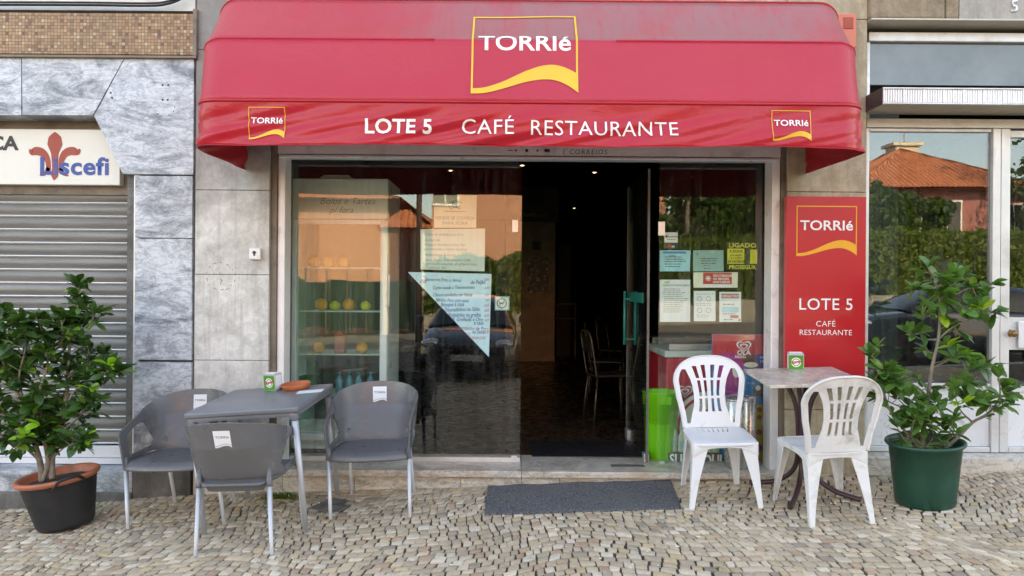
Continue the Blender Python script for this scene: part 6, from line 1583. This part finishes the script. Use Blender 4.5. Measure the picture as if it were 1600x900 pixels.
for k in range(7):
    bm = BM(); xx = -8.6+k*.78; box(bm, (xx+.05, -22.02, z+.05+.1*(k % 2)), (xx+.775, -21.98, z+1.9+.12*noise.noise(Vector((k*1.7, 0, 0))))); obj('sheeting', bm, M['green_sheet'], gf, world=True)
    bm = BM(); box(bm, (xx, -22.06, z-.1), (xx+.05, -22.025, z+2.4)); obj('post', bm, M['iron'], gf, world=True)
random.seed(5)
def hedge(x0, x1, zlo, zhi, y0, y1, n, label):
    pts = []
    for k in range(n):
        x = random.uniform(x0, x1); zb = zg(x, -16); top = zhi+.25*noise.noise(Vector((x*.9, 0, 0)))+.12*noise.noise(Vector((x*3.1, 0, 5)))
        a = random.random(); 
        if a < .62: p = Vector((x, y1+random.gauss(0, .08)+.15*noise.noise(Vector((x*1.5, zlo, random.random()))), zb+random.uniform(zlo, top)))
        elif a < .85: p = Vector((x, random.uniform(y0, y1), zb+top+random.gauss(0, .07)))
        else: p = Vector((x, random.uniform(y0, y1), zb+random.uniform(zlo, top)))
        pts.append(p)
    c = Vector(((x0+x1)/2, (y0+y1)/2, zg((x0+x1)/2, -16))); t = thing('hedge', label, 'hedge', c, group='hedges across the street')
    clump_mesh('foliage', pts, M['hedge_leaf'], t, .22, Matrix.Translation(-c))
    bm = BM(); box(bm, (x0+.1, y0+.2, c.z+zlo+.1), (x1-.1, y1-.25, c.z+zhi-.35)); obj('inner_growth', bm, M['tree_leaf'], t, world=True)
hedge(3.0, 22, .65, 2.75, -19.6, -18.65, 17000, 'long clipped hedge above the white garden wall'); hedge(-2.9, 2.8, .5, 2.35, -19.4, -18.55, 6500, 'hedge in front of the big salmon house')
hedge(-13, -9.2, .9, 2.2, -19.2, -18.7, 2500, 'hedge at the far left across the street')
def tree(x, y, h, r, n, label, rz=None):
    z = zg(x, -16)-.1; t = thing('garden_tree', label, 'tree', (x, y, z), group='garden trees across the street')
    bm = BM(); tube(bm, smoothpath([(0, 0, 0), (.1, .05, h*.3), (-.05, 0, h*.55), (0, .1, h*.8)], 4), [.16-.1*i/12 for i in range(13)], 8)
    cs = []
    for k in range(9):
        a = random.uniform(0, 6.28); q = Vector((math.cos(a)*r*random.uniform(.3, .8), math.sin(a)*r*random.uniform(.3, .8), h*random.uniform(.42, .92))); cs.append((q, random.uniform(.38, .65)*r))
        tube(bm, [(0, 0, h*.4), q*.6+Vector((0, 0, h*.15)), q], [.06, .04, .015], 6)
    obj('trunk', bm, M['bark'], t); pts = []
    for k in range(int(n*1.8)):
        q, rr = random.choice(cs); d = Vector(rng.normal(size=3)).normalized(); pts.append(q+d*rr*(random.random()**.4))
    clump_mesh('crown', pts, M['tree_leaf'], t, .27)
tree(13.6, -21.3, 5.4, 1.8, 2600, 'dense dark tree before the rose bungalow, left one of two'); tree(15.1, -21.8, 4.6, 1.2, 1500, 'lower dark tree before the rose bungalow')
tree(6.4, -21, 6.2, 1.7, 1700, 'loose tree at the right corner of the big salmon house'); tree(9.6, -24, 7.0, 2.0, 1700, 'tall tree between the salmon house and the bungalow'); tree(23, -24, 9, 2.4, 2000, 'tall airy tree at the far right across the street')
tree(-8.8, -20.5, 3.2, 1.2, 1200, 'small tree at the far left across the street')
bm = BM(); tube(bm, [(-2.62, -14.9, -.4), (-2.62, -14.9, 7.5)], [.09, .07], 10); tag(obj('utility_pole', bm, M['wood_pole']), 'brown utility pole on the far pavement', 'pole')
# small tiled porch left of the big house
pc = thing('porch', 'small red tiled porch beside the big salmon house', 'porch', (-3.9, -21, 0)); bm = BM(); roof(bm, -4.7, -3.1, -21.8, -20.5, 3.6, .7, .1); obj('roof', bm, M['tiles'], pc, world=True)
for xx in (-4.6, -3.3):
    bm = BM(); box(bm, (xx, -20.7, -.3), (xx+.18, -20.52, 3.55)); obj('post', bm, M['cream_r'], pc, world=True)

# ------------------------------------------------------------------ parked cars behind the photographer
def car(Mx, paint, label):
    t = thing('parked_car', label, 'car', M=Mx, group='cars parked along the kerb')
    # stations along x (front at +x): x, half width, sill z, belt z
    st = [(-2.0, .62, .42, .78), (-1.95, .76, .30, .92), (-1.6, .84, .22, 1.0), (-.9, .87, .20, 1.0), (0, .88, .20, .97), (.8, .87, .20, .94), (1.15, .86, .20, .90), (1.6, .83, .22, .82), (1.92, .72, .28, .70), (2.02, .55, .36, .60)]
    bm = BM(); rings = []
    for x, w, z0, z1 in st:
        sec = [(-w*.86, z0), (-w, z0+.12), (-w*1.0, (z0+z1)/2), (-w*.96, z1-.06), (-w*.86, z1), (-w*.4, z1+.025), (w*.4, z1+.025), (w*.86, z1), (w*.96, z1-.06), (w, (z0+z1)/2), (w, z0+.12), (w*.86, z0)]
        rings.append([bm.verts.new((x, a, b)) for a, b in sec])
    for i in range(len(st)-1):
        for k in range(12): bm.faces.new((rings[i][k], rings[i][(k+1) % 12], rings[i+1][(k+1) % 12], rings[i+1][k]))
    bm.faces.new(rings[0]); bm.faces.new(rings[-1]); bmesh.ops.recalc_face_normals(bm, faces=bm.faces[:])
    obj('body', bm, paint, t, smooth=True, sub=2)
    gs = [(-1.85, .70, .98, 1.02), (-1.55, .70, .98, 1.36), (-.9, .72, .98, 1.46), (-.1, .72, .96, 1.47), (.35, .70, .95, 1.38), (1.1, .72, .90, .95)]
    bm = BM(); rings = []
    for x, w, z0, z1 in gs:
        wt = w-.18*(z1-z0)/.5; rings.append([bm.verts.new(p) for p in ((x, -w-.06, z0), (x, -wt, z1-.03), (x, -wt+.1, z1), (x, wt-.1, z1), (x, wt, z1-.03), (x, w+.06, z0))])
    for i in range(len(gs)-1):
        for k in range(5):
            f = bm.faces.new((rings[i][k], rings[i][k+1], rings[i+1][k+1], rings[i+1][k])); f.material_index = 1 if (k in (1, 2, 3) and 1 <= i <= 3) else 0
    bmesh.ops.recalc_face_normals(bm, faces=bm.faces[:]); obj('cabin', bm, [M['dark_glass'], paint], t, smooth=True, sub=1)
    for sx in (-1.28, 1.28):
        for s_y in (-1, 1):
            bm = BM(); lathe(bm, [(.20, -.10), (.30, -.10), (.315, -.06), (.315, .06), (.30, .10), (.20, .10)], 28, M=Matrix.Translation((sx, s_y*.80, .315)) @ Matrix.Rotation(R(90), 4, 'X')); w_ = obj('wheel', bm, M['tyre'], t)
            bm = BM(); lathe(bm, [(0, -.085), (.20, -.085), (.20, .085), (0, .085)], 20, M=Matrix.Translation((sx, s_y*.80, .315)) @ Matrix.Rotation(R(90), 4, 'X')); obj('rim', bm, M['alu'], w_)
    for s_y in (-1, 1):
        bm = BM(); tt = BM(); bmesh.ops.create_uvsphere(tt, u_segments=16, v_segments=10, radius=1); merge(bm, tt, Matrix.Translation((1.80, s_y*.60, .66)) @ Matrix.Diagonal((.20, .17, .085, 1))); obj('headlight', bm, M['lens'], t, smooth=True)
        bm = BM(); box(bm, (.72, s_y*.90-.04 if s_y > 0 else -.98, .96), (.86, s_y*.90+.08 if s_y > 0 else -.86, 1.08), .03, 3); obj('wing_mirror', bm, paint, t)
    bm = BM(); box(bm, (1.995, -.26, .40), (2.03, .26, .50), .004); obj('number_plate', bm, M['paper'], t)
    bm = BM(); box(bm, (1.955, -.42, .54), (2.0, .42, .60), .01); obj('grille', bm, M['black'], t)
    return t
cxx = MX(728, 6.3); car(Matrix.Translation((cxx, -8.15, zg(cxx, -8.15)-.06)) @ Matrix.Rotation(R(90), 4, 'Z'), M['car_dark'], 'dark grey hatchback parked nose towards the cafe')
cxx = MX(1520, 7.6); car(Matrix.Translation((cxx, -8.2, zg(cxx, -8.2)-.13)) @ Matrix.Rotation(R(180), 4, 'Z') @ Matrix.Rotation(R(-2), 4, 'Y'), M['car_blue'], 'navy hatchback parked sideways along the kerb')
